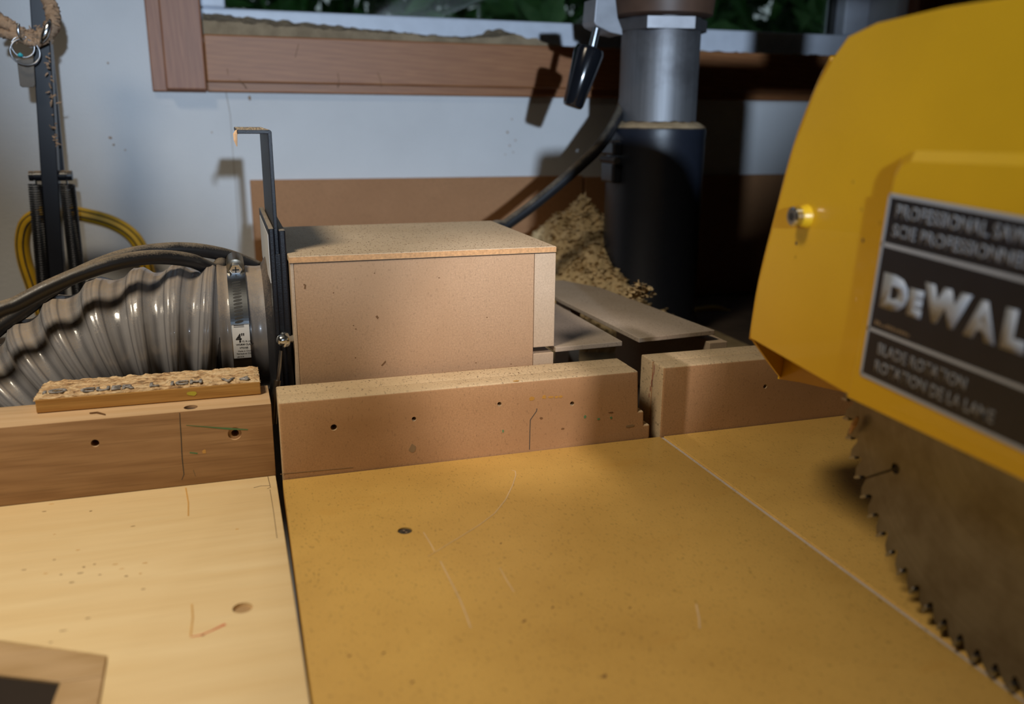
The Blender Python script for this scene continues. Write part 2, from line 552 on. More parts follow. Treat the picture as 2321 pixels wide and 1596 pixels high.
def casing(name, x0, x1, z0, z1, vertical, lip, lab):
    t = thing(name, ((x0 + x1) / 2, YW, z0), None, None); t['kind'] = 'structure'
    m = M['cedar_v'] if vertical else M['cedar']
    link('back_band', bm_box(x0, x1, YW - .010, YW, z0, z1, .0015), m, t)
    if vertical: link('face_board', bm_box(x0 + lip, x1, YW - .024, YW - .010, z0 + .002, z1, .002), m, t)
    else: link('face_board', bm_box(x0, x1, YW - .019, YW - .010, z0 + lip, z1, .002), m, t)
    return t
casing('trim_1', -.0745, -.0112, .2755, 1.2, True, .0165, '')
casing('trim_2', -.0108, 1.0495, .2760, .3435, False, .0115, '')
tr2 = bpy.data.objects['trim_2']
for pts in (((677, 100), (672, 118), (669, 130)), ((765, 165), (768, 180), (767, 198)), ((856, 165), (862, 180), (866, 196)), ((540, 178), (552, 190), (560, 200)), ((515, 155), (517, 170))):
    stroke('wood_wisp', [aty(px, py, YW - .0192) for px, py in pts], .0006, (0, -1, 0), M['dark_stain'], tr2, .0004)
casing('trim_3', 1.05, 1.113, .2755, 1.2, True, .0, '')

# brown boards leaning on the wall behind the bench
for i, (x0, x1, yy, lab) in enumerate(((.0325, .500, 1.192, 'brown hardboard sheet against the wall behind the dust box'),
                                       (.503, 1.25, 1.190, 'brown hardboard sheet against the wall behind the saw column, mostly in shade'))):
    o = link('hardboard_sheet', bm_box(x0, x1, yy, YW - .0005, -.12, .1665 - .002 * i, .0008), M['hardboard'])
    tag(o, lab, 'board', 'hardboard sheets along the wall')

# greenery outside: one shrub with a leaf crown
sh = thing('garden_shrub', (.7, 2.3, -.9), 'blurred green shrub seen through the window', 'shrub')
bm = bmesh.new(); rnd = random.Random(3)
for i in range(24000):
    p = Vector((rnd.uniform(-1.6, 3.6), rnd.gauss(2.65, .30), rnd.uniform(-.6, 2.0)))
    d = Vector((rnd.gauss(0, 1), rnd.gauss(-.6, .6), rnd.gauss(.2, .6))).normalized()
    u, v = frame_for(d); a = rnd.uniform(0, PI); q = u * math.cos(a) + v * math.sin(a); s = d.cross(q)
    L = rnd.uniform(.04, .09)
    vs = [bm.verts.new(p + q * L), bm.verts.new(p + s * L * .4 + d * .01), bm.verts.new(p - q * L), bm.verts.new(p - s * L * .4 + d * .01)]
    bm.faces.new(vs)
f = link('foliage', bm, M['leaf'], sh); f['kind'] = 'stuff'
bm = bmesh.new()
for k in range(14):
    x = -1.4 + k * .36
    bm_tube(spline([(x, 2.6, -.9), (x + rnd.uniform(-.1, .1), 2.6, .2), (x + rnd.uniform(-.2, .2), 2.6, 1.6)], 4), [.018 - .0012 * j for j in range(9)], 6, bm=bm)
link('stems', bm, plain('bark', (.10, .13, .07), .8), sh)

# ------------------------------------------------------------------ benches and saw table
XK, XKR = .3213, .3246                # walls of the saw kerf
YF = .590                             # front of the saw fence
def legs(t, x0, x1, y0, y1, ztop):
    for x in (x0, x1):
        for y in (y0, y1):
            link('leg', bm_box(x - .03, x + .03, y - .03, y + .03, -.9, ztop, .002), M['alder'], t)

table = thing('saw_table', (.35, .3, -.9), 'worn ochre fibreboard saw table with a kerf across it and a flush screw', 'table')
P0 = [(.0239, YF - .0006), (.0203, .35), (.0196, -.05), (XK, -.05), (XK, YF - .0006)]
panel = link('tabletop', bm_prism([Vector((x, y, -.019)) for x, y in P0], (0, 0, .019), .0007), M['table_mdf'], table)
link('tabletop', bm_box(XKR, .85, -.05, YF - .0006, -.019, 0, .0007), M['table_mdf'], table)
link('kerf_floor', bm_box(XK, XKR, -.05, YF - .0006, -.019, -.0012), M['kerf'], table)
link('underframe', bm_box(.03, .84, 0, .58, -.10, -.019, .002), M['alder'], table)
legs(table, .07, .80, .03, .55, -.10)
drill(panel, [((.0913, .4872, .001), (0, 0, -1), .0046, .0022)])
s = Vector((.0913, .4872, -.0006))
bm = bm_tube([s - Vector((0, 0, .0012)), s - Vector((0, 0, .0002)), s], [.0044, .0044, .0040], 24)
sc = link('screw', bm, M['screw_grey'], table)
for a in (.4, .4 + PI / 2):
    d = Vector((math.cos(a), math.sin(a), 0)) * .0020; q = Vector((-d.y, d.x, 0)) * .28
    link('screw_slot', bm_prism([s + d + q, s - d + q, s - d - q, s + d - q], (0, 0, .00015)), M['screw_dark'] if a < 1 else M['zinc'], sc)
ZT = lambda px, py: atz(px, py, .00002)
UPV = (0, 0, 1)
stroke('scratch', [ZT(*p) for p in ((1160, 1066), (1168, 1068), (1169, 1078), (1162, 1100), (1146, 1133), (1121, 1164), (1087, 1190), (1050, 1213), (1012, 1236), (970, 1262))], [.0004, .0007, .0007, .0007, .0008, .0007, .0006, .0006, .0005, .0003], UPV, M['pale_scratch'], table)
stroke('scratch', [ZT(*p) for p in ((960, 1207), (976, 1233), (985, 1250))], .0007, UPV, M['pale_scratch'], table)
stroke('scratch', [ZT(*p) for p in ((998, 1272), (1020, 1315), (1042, 1358), (1058, 1398), (1067, 1424))], .0008, UPV, M['pale_scratch'], table)
stroke('scratch', [ZT(*p) for p in ((1133, 1288), (1148, 1315), (1165, 1342))], .0006, UPV, M['pale_scratch'], table)
stroke('scratch', [ZT(*p) for p in ((1578, 1370), (1584, 1400), (1586, 1425))], .0010, UPV, M['pale_scratch'], table)
for k, (px, py, a, b_) in enumerate(((1188, 1408, .0016, .0006), (1253, 1377, .0012, .0005), (870, 1480, .001, .0006), (935, 1546, .001, .0007), (1370, 1533, .0018, .0010), (1428, 1378, .0009, .0005), (792, 1487, .001, .0006), (1135, 1232, .0012, .0004))):
    blob('stain', ZT(px, py), UPV, a, b_, M['dark_stain'], table, .0001, k, (.8, .6, 0))

bench = thing('workbench', (-.34, .4, -.9), 'pale maple workbench top with a plugged hole and red crayon mark', 'workbench')
corner = [atz(245, 1485, 0), atz(229, 1580, 0)]
c0 = atz(0, 1450, 0)
poly = [(.0200, .66), (-.70, .66), (-.70, .445), (c0.x, c0.y), (corner[0].x, corner[0].y), (corner[1].x, corner[1].y), (-.068, .2), (-.068, -.05), (.0175, -.05), (.0192, .348)]
top = link('bench_top', bm_prism([Vector((x, y, -.035)) for x, y in poly], (0, 0, .035), .0006), M['maple'], bench)
hc = atz(550, 1378, 0)
drill(top, [(hc + Vector((0, 0, .001)), (0, 0, -1), .0052, .003)])
link('hole_plug', bm_tube([hc - Vector((0, 0, .0034)), hc - Vector((0, 0, .0019))], .0051, 20), plain('plug', (.42, .27, .13), .7), bench)
g = .0006
ia, ib = c0 + Vector((0, -g, 0)), corner[0] + Vector((-g, -g, 0))
ic = corner[1] + Vector((-g, 0, 0))
h0, h1, h2 = atz(0, 1527, 0), atz(137, 1546, 0), atz(122, 1585, 0)
link('inset_strip', bm_prism([p - Vector((0, 0, .02)) for p in (ia + Vector((-.2, .1, 0)) * .3, ib, Vector((ib.x * .5 + ic.x * .5, ib.y * .5 + ic.y * .5, 0)), h1, h0 + Vector((-.2, .1, 0)) * .3)], (0, 0, .0202), .0004), M['maple_inset'], bench)
link('inset_strip', bm_prism([p - Vector((0, 0, .02)) for p in (Vector((ib.x * .5 + ic.x * .5, ib.y * .5 + ic.y * .5 - .0004, 0)), ic, Vector((-.0686, .2, 0)), Vector((-.0886, .2, 0)), h2, h1 + Vector((0, -.0004, 0)))], (0, 0, .0202), .0004), M['maple_inset'], bench)
link('dark_fill', bm_prism([p - Vector((0, 0, .02)) for p in (h0 + Vector((-.06, .03, 0)), h1 + Vector((.0002, 0, 0)), h2, Vector((-.089, .2, 0)), Vector((-.2, .2, 0)))], (0, 0, .0188)), plain('dark_fill', (.018, .010, .005), .8), bench)  # dark plate added to fill the corner opening so it reads black
legs(bench, -.64, -.05, .02, .58, -.035)
stroke('red_crayon', [ZT(432, 1444), ZT(455, 1440), ZT(480, 1430), ZT(511, 1415)], [.0006, .0009, .0009, .0016], UPV, M['red_mark'], bench)
stroke('crayon_line', [ZT(432, 1442), ZT(437, 1400), ZT(435, 1370)], .0008, UPV, M['orange_mark'], bench)
stroke('crayon_line', [ZT(421, 1106), ZT(427, 1140), ZT(427, 1170)], .0009, UPV, M['orange_mark'], bench)
stroke('pencil_line', [ZT(607, 1080), ZT(613, 1105), ZT(606, 1108)], .0005, UPV, M['pencil_soft'], bench)
stroke('pencil_line', [ZT(575, 1106), ZT(590, 1102), ZT(611, 1101)], .0005, UPV, M['pencil_soft'], bench)
stroke('pencil_line', [ZT(612, 1110), ZT(620, 1160), ZT(628, 1220)], .0004, UPV, M['pencil_soft'], bench)
rnd = random.Random(11)
for k in range(26):
    px, py = rnd.uniform(50, 330), rnd.gauss(1300, 25)
    if k > 13: px, py = rnd.uniform(60, 600), rnd.uniform(1130, 1460)
    blob('fleck', ZT(px, py), UPV, rnd.uniform(.0006, .0018), rnd.uniform(.0003, .0006), M['dark_stain'] if k % 3 else M['orange_mark'], bench, .00008, k)

# rear bench that carries dust box, shelves and saw column
back = thing('rear_bench', (.4, .9, -.9), 'shaded dusty board surface behind the saw fence', 'bench')
poly = [(.0205, .664), (.0205, 1.0), (-.75, 1.0), (-.75, 1.185), (1.25, 1.185), (1.25, .633), (.315, .633)]
poly = [(.036, .633), (.036, .98), (-.75, .98), (-.75, 1.185), (1.25, 1.185), (1.25, .633)]
link('bench_board', bm_prism([Vector((x, y, -.045)) for x, y in poly], (0, 0, .025), .001), plain('dark_board', (.06, .042, .03), .9, var=.3, vscale=30), back)  # base colour darkened to deepen the shade under the shelves
legs(back, .10, 1.18, .72, 1.13, -.045)

# ------------------------------------------------------------------ fences
FH = .0572
def fence_board(name, prof, y0, y1, mat, parent, bev):
    bm = bm_prism([Vector((x, y0, z)) for x, z in prof], (0, y1 - y0, 0), bev, 3)
    return link(name, bm, mat, parent, .5)
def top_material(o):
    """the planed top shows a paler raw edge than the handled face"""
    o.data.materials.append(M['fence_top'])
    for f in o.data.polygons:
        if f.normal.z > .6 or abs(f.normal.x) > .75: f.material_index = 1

fm = thing('saw_fence', (.16, .6095, -.019), 'middle fibreboard fence with four screw holes, in front of the dust box', 'fence', 'saw fence sections')
prof = [(.0245, -.019), (.0245, FH), (.2995, FH), (.3012, .0232), (.3062, .0232), (.3066, .0112), (.3122, .0112), (.3128, -.019)]
f1 = fence_board('front_board', prof, YF, .6092, M['fence_mdf'], fm, .0018)
prof2 = [(.0252, -.019), (.0252, FH - .0003), (.2998, FH - .0003), (.3125, -.019)]
prof2 = [(.0252, -.019), (.0252, FH - .0003), (.2998, FH - .0003), (.3012, .0232), (.3062, .0232), (.3066, .0112), (.3122, .0112), (.3128, -.019)]
f2 = fence_board('rear_board', prof2, .6094, .6305, M['fence_mdf'], fm, .0012)
holes = [(757, 970, .0023), (939, 951, .0017), (1133, 917, .0017), (1298, 916, .0018)]
drill(f1, [(aty(px, py, YF - .001), (0, 1, 0), r, .012) for px, py, r in holes])
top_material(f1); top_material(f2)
FRONT = lambda px, py: aty(px, py, YF - .00003)
NF = (0, -1, 0)
stroke('pencil_line', [FRONT(1217, 926), FRONT(1216, 932), FRONT(1202, 952), FRONT(1201, 980), FRONT(1200, 1019)], .0006, NF, M['pencil'], fm)
stroke('pencil_line', [FRONT(635, 1075), FRONT(800, 1060)], .0004, NF, M['pencil_soft'], fm)
for k, (px, py, a, b_, mt) in enumerate(((1205, 904, .0022, .0017, 'glue'), (1233, 900, .0018, .0016, 'glue'), (1249, 900, .0022, .0009, 'glue'), (1261, 900, .0016, .0010, 'glue'), (1271, 899, .0016, .0010, 'glue'),
                                         (1326, 945, .0012, .0013, 'green_mark'), (1357, 950, .0011, .0010, 'green_mark'), (1385, 947, .001, .001, 'green_mark'), (1140, 977, .0008, .0012, 'green_mark'),
                                         (935, 1017, .0026, .0034, 'pencil_soft'), (1227, 948, .0014, .0009, 'dark_stain'), (1276, 972, .0016, .0008, 'dark_stain'), (1385, 935, .0022, .0005, 'dark_stain'), (1428, 966, .004, .0012, 'pencil_soft'))):
    blob('stain', FRONT(px, py), NF, a, b_, M[mt], fm, .00015, 20 + k)
blob('glue_drop', atz(1170, 864, FH + .00002), UPV, .0022, .0010, M['glue'], fm, .0003, 5)

fr = thing('saw_fence', (.5, .6095, -.019), 'right fibreboard fence with one screw hole, partly hidden by the yellow guard', 'fence', 'saw fence sections')
prof = [(.3216, -.019), (.3216, FH + .001), (.84, FH + .001), (.84, -.019)]
f1 = fence_board('front_board', prof, YF, .6092, M['fence_mdf'], fr, .0018)
f2 = fence_board('rear_board', prof, .6094, .6305, M['fence_mdf'], fr, .0012)
drill(f1, [(aty(1736, 877, YF - .001), (0, 1, 0), .0018, .012)])
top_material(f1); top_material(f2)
for k in range(5):
    p = Vector((.3216 - .00003, .606 + .0016 * k, .052 - .006 * k))
    blob('red_stain', p, (-1, 0, 0), .0008, .0045 - .0006 * k, plain('old_red', (.33, .13, .09), .8) if k == 0 else M['old_red'], fr, .0001, 60 + k, (0, 1, 0))

fl = thing('wooden_fence', (-.34, .62, 0), 'brown alder fence board along the maple bench with two holes and a pencil line', 'fence')
zL = .0543
b1 = link('fence_board', bm_box(-.70, .0200, .5985, .6435, .0002, zL, .0005), M['alder'], fl)
drill(b1, [(aty(215, 1006, .5975), (0, 1, 0), .0026, .02), (aty(532, 984, .5975), (0, 1, 0), .0046, .0025),
           (atz(432, 920, zL + .001), (0, 0, -1), .0046, .004)])
drill(b1, [(aty(533, 985, .5975), (0, 1, 0), .0026, .02)])
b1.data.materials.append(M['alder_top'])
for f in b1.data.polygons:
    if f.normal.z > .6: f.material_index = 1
kc = atz(432, 920, zL)
bm = bm_tube([kc - Vector((0, 0, .0042)), kc - Vector((0, 0, .0025)), kc - Vector((0, 0, .0018))], [.0043, .0043, .003], 18)
link('sunk_screw', bm, M['steel'], fl)
FL = lambda px, py: aty(px, py, .5985 - .00003)
stroke('pencil_line', [FL(407, 936), FL(410, 985), FL(413, 1040), FL(417, 1076), FL(412, 1088)], [.0004, .0006, .0006, .0005, .0003], NF, M['pencil'], fl)
stroke('pencil_line', [FL(438, 1065), FL(443, 1080)], .0004, NF, M['pencil_soft'], fl)
stroke('green_crayon', [FL(422, 964), FL(470, 968), FL(520, 972), FL(562, 974)], [.0003, .0007, .0014, .0006], NF, M['green_mark'], fl)
stroke('green_crayon', [FL(430, 1026), FL(448, 1028)], .0009, NF, M['green_mark'], fl)
blob('stain', FL(463, 1024), NF, .0014, .0016, M['orange_mark'], fl, .0001, 91)
stroke('bench_splinter', [atz(203, 938, zL + .0003), atz(220, 936, zL + .0004), atz(239, 941, zL + .0003)], [.0006, .0012, .0004], UPV, M['dark_stain'], fl, .0008)

# offcut of strand board lying on the wooden fence
oc = thing('board_offcut', (-.058, .642, zL), 'short strand board offcut with faded grey stamped print, lying on the wooden fence', 'offcut')
sx0, sx1, sy0, sy1, sz1 = -.1318, .0142, .6215, .6615, .0655
bm = bmesh.new()
nx, ny = 120, 34
grid = []
for j in range(ny + 1):
    row = []
    for i in range(nx + 1):
        x = sx0 + (sx1 - sx0) * i / nx; y = sy0 + (sy1 - sy0) * j / ny
        z = sz1 + .0013 * noise.fractal(Vector((x * 170, y * 420, 0)), 1.0, 2, 4) - .0004
        e = min(i, nx - i) / nx * (sx1 - sx0)
        if e < .004: z -= (.004 - e) * .25; x += .0012 * noise.noise(Vector((y * 500, i * .2, 3)))
        if j == 0 or j == ny: z -= .0006
        row.append(bm.verts.new((x, y, z)))
    grid.append(row)
for j in range(ny):
    for i in range(nx): bm.faces.new((grid[j][i], grid[j][i + 1], grid[j + 1][i + 1], grid[j + 1][i]))
rim = grid[0] + [grid[j][nx] for j in range(1, ny + 1)] + list(reversed(grid[ny][:-1])) + [grid[j][0] for j in range(ny - 1, 0, -1)]
low = [bm.verts.new((v.co.x, v.co.y, .0640)) for v in rim]
for i in range(len(rim)): bm.faces.new((rim[i], low[i], low[(i + 1) % len(rim)], rim[(i + 1) % len(rim)]))
bm.faces.new(low)
bmesh.ops.recalc_face_normals(bm, faces=list(bm.faces))
face = link('strand_face', bm, M['osb'], oc)
link('solid_edge', bm_box(sx0 + .001, sx1, sy0 - .0004, sy1, zL + .0004, .0640, .0005), M['oak_edge'], oc)
# worn lettering stamped across the strands, read from the far side
def OSB(px, py): return atz(px, py, sz1 + .0006)
def stamp(body, px, py, size, bold=.0006, xs=1.25):
    o = OSB(px, py)
    fn = lambda x, y, n: Vector((o.x + x, o.y + y, sz1 + .0001 + n * 8))
    link('stamped_print', text_bm(body, size, fn, xs, bold * .4, depth=.00012), M['ink_grey'], face)
stamp('ıO', 93, 893, .012)
stamp('CUER', 179, 889, .0118, xs=1.15)
stamp('L', 336, 876, .0112)
stamp('ICH', 384, 873, .0115, xs=1.15)
stamp('V', 503, 866, .0112)
stamp('4', 543, 862, .0112)
blob('yellow_crayon', aty(435, 892, sy0 - .0005), NF, .004, .0018, plain('yellow_crayon', (.50, .46, .05), .7), oc, .0001, 8)

# ------------------------------------------------------------------ dust box
BX0, BX1, BY0, BY1 = .0412, .2469, .640, .818
ZB0, ZB1 = .1457, .1506
box = thing('dust_box', (.144, .73, -.02), 'brown fibreboard dust box with a speckled lid behind the middle fence', 'box')
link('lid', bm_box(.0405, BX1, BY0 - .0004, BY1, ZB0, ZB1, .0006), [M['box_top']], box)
bm = bm_box(.0405, BX1, BY0 - .0007, BY0 - .0002, ZB0 + .0004, ZB1 - .0005, 0)
link('lid_edge', bm, plain('lid_edge', (.52, .29, .13), .8, var=.2, vscale=500), box)
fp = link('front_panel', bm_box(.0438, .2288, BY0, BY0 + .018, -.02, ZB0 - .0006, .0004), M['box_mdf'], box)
link('side_panel', bm_box(.2291, BX1, BY0 - .0002, BY1, .0686, ZB0 - .0006, .0004), M['board_edge'], box)
link('side_panel', bm_box(.2291, BX1 - .0002, BY0, BY1, -.02, .0632, .0004), M['board_edge'], box)
link('side_panel', bm_box(.0412, .0436, BY0 + .0002, BY1, -.02, ZB0 - .0004, .0004), M['board_edge'], box)
link('back_panel', bm_box(.0438, .2288, BY1 - .012, BY1, -.02, ZB0 - .0006), M['box_mdf'], box)
BF = lambda px, py: aty(px, py, BY0 - .00003)
for pts, wd in ((((688, 645), (692, 646), (691, 655)), .0012), (((865, 829), (870, 824), (874, 819)), .0011), (((853, 716), (857, 722)), .0016)):
    stroke('nick', [BF(*p) for p in pts], wd, NF, M['dark_stain'], box, .00012)
for k in range(9):
    blob('chip_mark', BF(random.Random(k).uniform(690, 1180), random.Random(k + 50).uniform(610, 830)), NF, .0006, .0004, M['dark_stain'], box, .0001, k)

# specks of sawdust scattered over lid and fence tops: nobody could count them
def specks(name, n, area, size, mat, label, cat, seed):
    rnd = random.Random(seed)
    bm = bmesh.new()
    for i in range(n):
        x, y, z = area(rnd)
        a = rnd.uniform(0, PI); L = rnd.uniform(.4, 1.0) * size; W = L * rnd.uniform(.25, .6); H = W * .5
        d = Vector((math.cos(a), math.sin(a), 0)) * L / 2; q = Vector((-math.sin(a), math.cos(a), 0)) * W / 2
        p = Vector((x, y, z))
        b4 = [bm.verts.new(p + d), bm.verts.new(p + q), bm.verts.new(p - d), bm.verts.new(p - q)]
        t_ = bm.verts.new(p + Vector((0, 0, H)))
        bm.faces.new(list(reversed(b4)))
        for k in range(4): bm.faces.new((b4[k], b4[(k + 1) % 4], t_))
    o = link(name, bm, mat)
    return tag(o, label, cat, kind='stuff')
specks('sawdust_specks', 1500, lambda r: (r.uniform(.046, .242), BY0 + (BY1 - BY0) * r.random() ** 1.3, ZB1), .0015, M['specks'], 'dark chips and sawdust specks strewn over the dust box lid', 'sawdust', 1)
specks('sawdust_specks', 260, lambda r: (r.triangular(.03, .29, .22), r.uniform(.5935, .6285), FH), .0013, M['specks'], 'fine dark sawdust specks on top of the middle saw fence', 'sawdust', 2)

# hardboard ledges either side of the kerf, behind the fence
o = link('hardboard_ledge', bm_prism([Vector(p) for p in ((.2472, .637, .0640), (.3085, .640, .0640), (.3085, .83, .0640), (.2472, .83, .0640))], (0, 0, .0042), .0006), M['grey_board'])
tag(o, 'narrow dusty hardboard ledge butting the right side of the dust box', 'board')
sh_ = thing('hardboard_shelf', (.36, .76, -.02), 'dusty hardboard shelf on a block in front of the black saw column', 'shelf')
link('shelf_board', bm_prism([Vector((x, y, .0642)) for x, y in ((.3262, .6450), (.4040, .6520), (.386, .862), (.362, .915), (.322, .915), (.3200, .8135))], (0, 0, .0042), .0006), M['grey_board'], sh_)
link('support_block', bm_box(.3965, .4145, .647, .84, -.02, .0585, .0006), M['board_edge'], sh_)
link('support_block', bm_box(.325, .337, .80, .84, -.02, .0640, .0006), M['board_edge'], sh_)

# ------------------------------------------------------------------ blast gate
gate = thing('blast_gate', (.034, .7325, -.02), 'black blast gate with raised bent slide between hose and dust box', 'gate')
GY0, GY1 = .655, .812
link('frame_plate', bm_box(.0282, .0322, GY0, GY1, .012, .1695, .0010), M['black_powder'], gate)
link('frame_plate', bm_box(.0353, .0402, GY0, GY1, .012, .1680, .0012), M['black_powder'], gate)
link('frame_spacer', bm_box(.0322, .0353, GY0 + .002, GY0 + .003, .012, .150), M['black_powder'], gate)
sl = [(.0324, .05), (.0324, .2362), (.0116, .2362), (.0116, .2390), (.0338, .2390), (.0351, .2377), (.0351, .05)]
link('slide', bm_prism([Vector((x, GY0 + .004, z)) for x, z in sl], (0, GY1 - GY0 - .02, 0), .0004), M['black_powder'], gate)
link('label', bm_box(.0278, .0282, GY0 + .006, GY1 - .015, .128, .164), M['white_label'], gate)
PC = Vector((0, .7325, .0775))
bm = bm_tube([PC + Vector((.0283, 0, 0)), PC + Vector((.026, 0, 0)), PC + Vector((.0225, 0, 0)), PC + Vector((.018, 0, 0)), PC + Vector((-.02, 0, 0))], [.060, .0565, .0505, .0492, .0490], 64)
link('port', bm, M['blast_port'], gate, .6)
bc = aty(646, 770, .648)
ba = Vector((-1, -.45, .05)).normalized()
bm = bm_tube([bc + ba * t for t in (.0062, .0058, .0046, .0022, .0016, .0004, -.0012)], [.0010, .0026, .0038, .0044, .0058, .0061, .0058], 28)
bo = link('bolt', bm, M['zinc'], gate, .7)
link('bolt_shank', bm_tube([bc - ba * .001, bc - ba * .009], .0028, 16), M['zinc'], bo)
link('lever_rod', bm_tube([aty(637, 795, .650), aty(634, 830, .649), aty(629, 866, .648)], .0014, 10), M['steel'], gate, 1)
link('lever_rod', bm_tube([aty(629, 862, .648), aty(624, 900, .647), aty(620, 960, .6465)], .0027, 12), M['dull_band'], gate, 1)

# ------------------------------------------------------------------ flexible hose and its clamp
hz = thing('dust_hose', (-.09, .73, -.16), 'grey ribbed dust collection hose curving down from the blast gate', 'hose')
path = spline([(.0245, .7325, .0775), (-.012, .7325, .0780), (-.05, .7325, .0785), (-.088, .7315, .072), (-.123, .729, .054), (-.153, .726, .026), (-.176, .723, -.012), (-.192, .721, -.055), (-.199, .72, -.10), (-.200, .72, -.16)], 40)
S = [0]
for i in range(1, len(path)): S.append(S[-1] + (path[i] - path[i - 1]).length)
def at_s(s):
    for i in range(1, len(S)):
        if S[i] >= s:
            t = (s - S[i - 1]) / (S[i] - S[i - 1]); return path[i - 1].lerp(path[i], t)
    return path[-1]
def hose_mesh(s0, s1, rad, step=.0013, seg=96):
    bm = bmesh.new(); rings = []
    lay = bm.verts.layers.float.new('rib')
    n = int((s1 - s0) / step)
    Y = Vector((0, -1, 0))
    for i in range(n + 1):
        s = s0 + (s1 - s0) * i / n
        p = at_s(s); d = (at_s(min(s + .003, S[-1])) - at_s(max(s - .003, 0))).normalized()
        f_ = (Y - d * Y.dot(d)).normalized()           # towards the viewer
        u_ = d.cross(f_)
        if u_.z < 0: u_ = -u_
        rings.append([bm.verts.new(p + (f_ * math.cos(2 * PI * k / seg) + u_ * math.sin(2 * PI * k / seg)) * rad(s, k / seg)) for k in range(seg)])
    for i in range(n):
        for k in range(seg): bm.faces.new((rings[i][k], rings[i + 1][k], rings[i + 1][(k + 1) % seg], rings[i][(k + 1) % seg]))
    for i, R_ in enumerate(rings):
        for k, v_ in enumerate(R_): v_[lay] = .5 + .5 * math.cos(2 * PI * ((s0 + (s1 - s0) * i / n) / .0235 + k / seg))
    bmesh.ops.recalc_face_normals(bm, faces=list(bm.faces))
    return bm
PITCH = .0235
def rib(s, a):
    p = (s / PITCH + a) % 1.0
    c = .5 + .5 * math.cos(2 * PI * p)
    r = .0490 + .0056 * (c * c * (3 - 2 * c))
    if c > .80: r += .0007 * (1 - abs((c - .9) / .1))       # wire ridge along each crest
    wob = .0006 * noise.noise(Vector((s * 60, math.cos(2 * PI * a) * 2, math.sin(2 * PI * a) * 2)))
    return r + wob
CUFF = .036
def cuffr(s, a): return .0518 + .0008 * math.cos(s * 2 * PI / .012) * (1 if s > .012 else .3) + (.0012 if s > .026 else 0)
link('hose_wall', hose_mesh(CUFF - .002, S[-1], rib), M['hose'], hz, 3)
link('cuff', hose_mesh(0, CUFF, cuffr), M['cuff'], hz, 3)

cl = thing('hose_clamp', (.009, .7325, .02), 'zinc worm-drive clamp with a white size label around the hose end', 'clamp')
CX0, CX1, CR = -.0030, .0106, .0532
def cyl(x, th, r): return Vector((x, PC.y - math.cos(th) * r, PC.z + math.sin(th) * r))
def arc(x0, x1, t0, t1, r0, r1, n=24, bm=None):
    b = bmesh.new(); R = []
    for i in range(n + 1):
        t = t0 + (t1 - t0) * i / n
        R.append([b.verts.new(cyl(x0, t, r0)), b.verts.new(cyl(x1, t, r0)), b.verts.new(cyl(x1, t, r1)), b.verts.new(cyl(x0, t, r1))])
    for i in range(n):
        for k in range(4): b.faces.new((R[i][k], R[i][(k + 1) % 4], R[i + 1][(k + 1) % 4], R[i + 1][k]))
    b.faces.new(R[0]); b.faces.new(list(reversed(R[-1])))
    bmesh.ops.recalc_face_normals(b, faces=list(b.faces))
    return merge(bm, b)
rd = math.radians
T_SCREW, T_P1, T_P0, T_L0 = rd(75), rd(56), rd(17.5), rd(-11)
link('band', arc(CX0, CX1, 0, 2 * PI, CR, CR + .0009, 96), M['dull_band'], cl)
pf = link('perforated_strap', arc(CX0, CX1, T_P0, T_P1 + .2, CR + .0009, CR + .0020, 24), M['zinc'], cl)
for k in range(13):
    t = T_P0 + .03 + (T_P1 - T_P0 - .02) * k / 12.5
    x = (CX0 + CX1) / 2 - .0004
    pts = []
    for q in range(10):
        a = 2 * PI * q / 10
        pts.append(cyl(x + math.cos(a) * .0034, t + (math.sin(a) * .0011 + math.cos(a) * .0006) / CR, CR + .00195))
    nrm = (cyl(x, t, 1) - cyl(x, t, 0))
    link('slot', bm_prism(pts, nrm * .0002), M['screw_dark'], pf)
lb = link('size_label', arc(CX0 + .0006, CX1 - .0003, T_L0, T_P0 - .005, CR + .0009, CR + .0013, 20), M['white_label'], cl)
def LBL(x, y, n): y *= .92; return cyl(CX0 + .0006 + x, T_L0 + y / CR, CR + .00132 + n)
def ltext(body, x, y, size, bold=0, xs=1):
    link('lettering', text_bm(body, size, lambda a, b_, n: LBL(x + a, y + b_, n), xs, bold, depth=.00005), M['ink'], lb)
ltext('4', .0024, .0138, .0098, .00025, .85)
ltext('"', .0062, .0150, .0085, .00012, .9)
ltext('10,16 cm', .0062, .0137, .0021, .00004, .95)
ltext('WORM CLAMP', .0022, .0111, .0021, .00007, .93)
ltext('VT0105', .0045, .0083, .0020, .00006)
ltext('Made in China', .0032, .0056, .0019, 0, .92)
ltext('Fabriqué en Chine', .0021, .0034, .0019, 0, .86)
ltext('L81319', .0022, .0008, .0017)
for y0, y1 in ((.0292, .0302), (.0278, .0287), (.0252, .0257), (.0241, .0245)):
    link('barcode_bar', arc(CX0 + .002, CX1 - .004, T_L0 + y0 / CR, T_L0 + y1 / CR, CR + .00132, CR + .0014, 2), M['ink'], lb)
hp = cyl((CX0 + CX1) / 2, T_SCREW, CR + .0045)
tang = Vector((0, -math.sin(-T_SCREW), 0))
down = Vector((0, -math.sin(T_SCREW), -math.cos(T_SCREW)))       # along the strap, towards the viewer
bm = bm_tube([hp - down * .016, hp - down * .012, hp + down * .003, hp + down * .0036], [.0040, .0066, .0068, .0060], 24)
bmesh.ops.transform(bm, matrix=Matrix.Identity(4), verts=bm.verts)
link('screw_housing', bm, M['dull_band'], cl, .7)
bm = bm_tube([hp + down * .0036, hp + down * .0085], .0050, 6)
bmesh.ops.bevel(bm, geom=list(bm.edges), offset=.0004, segments=1, affect='EDGES')
hd = link('hex_head', bm, M['zinc'], cl)
u, v = frame_for(down)
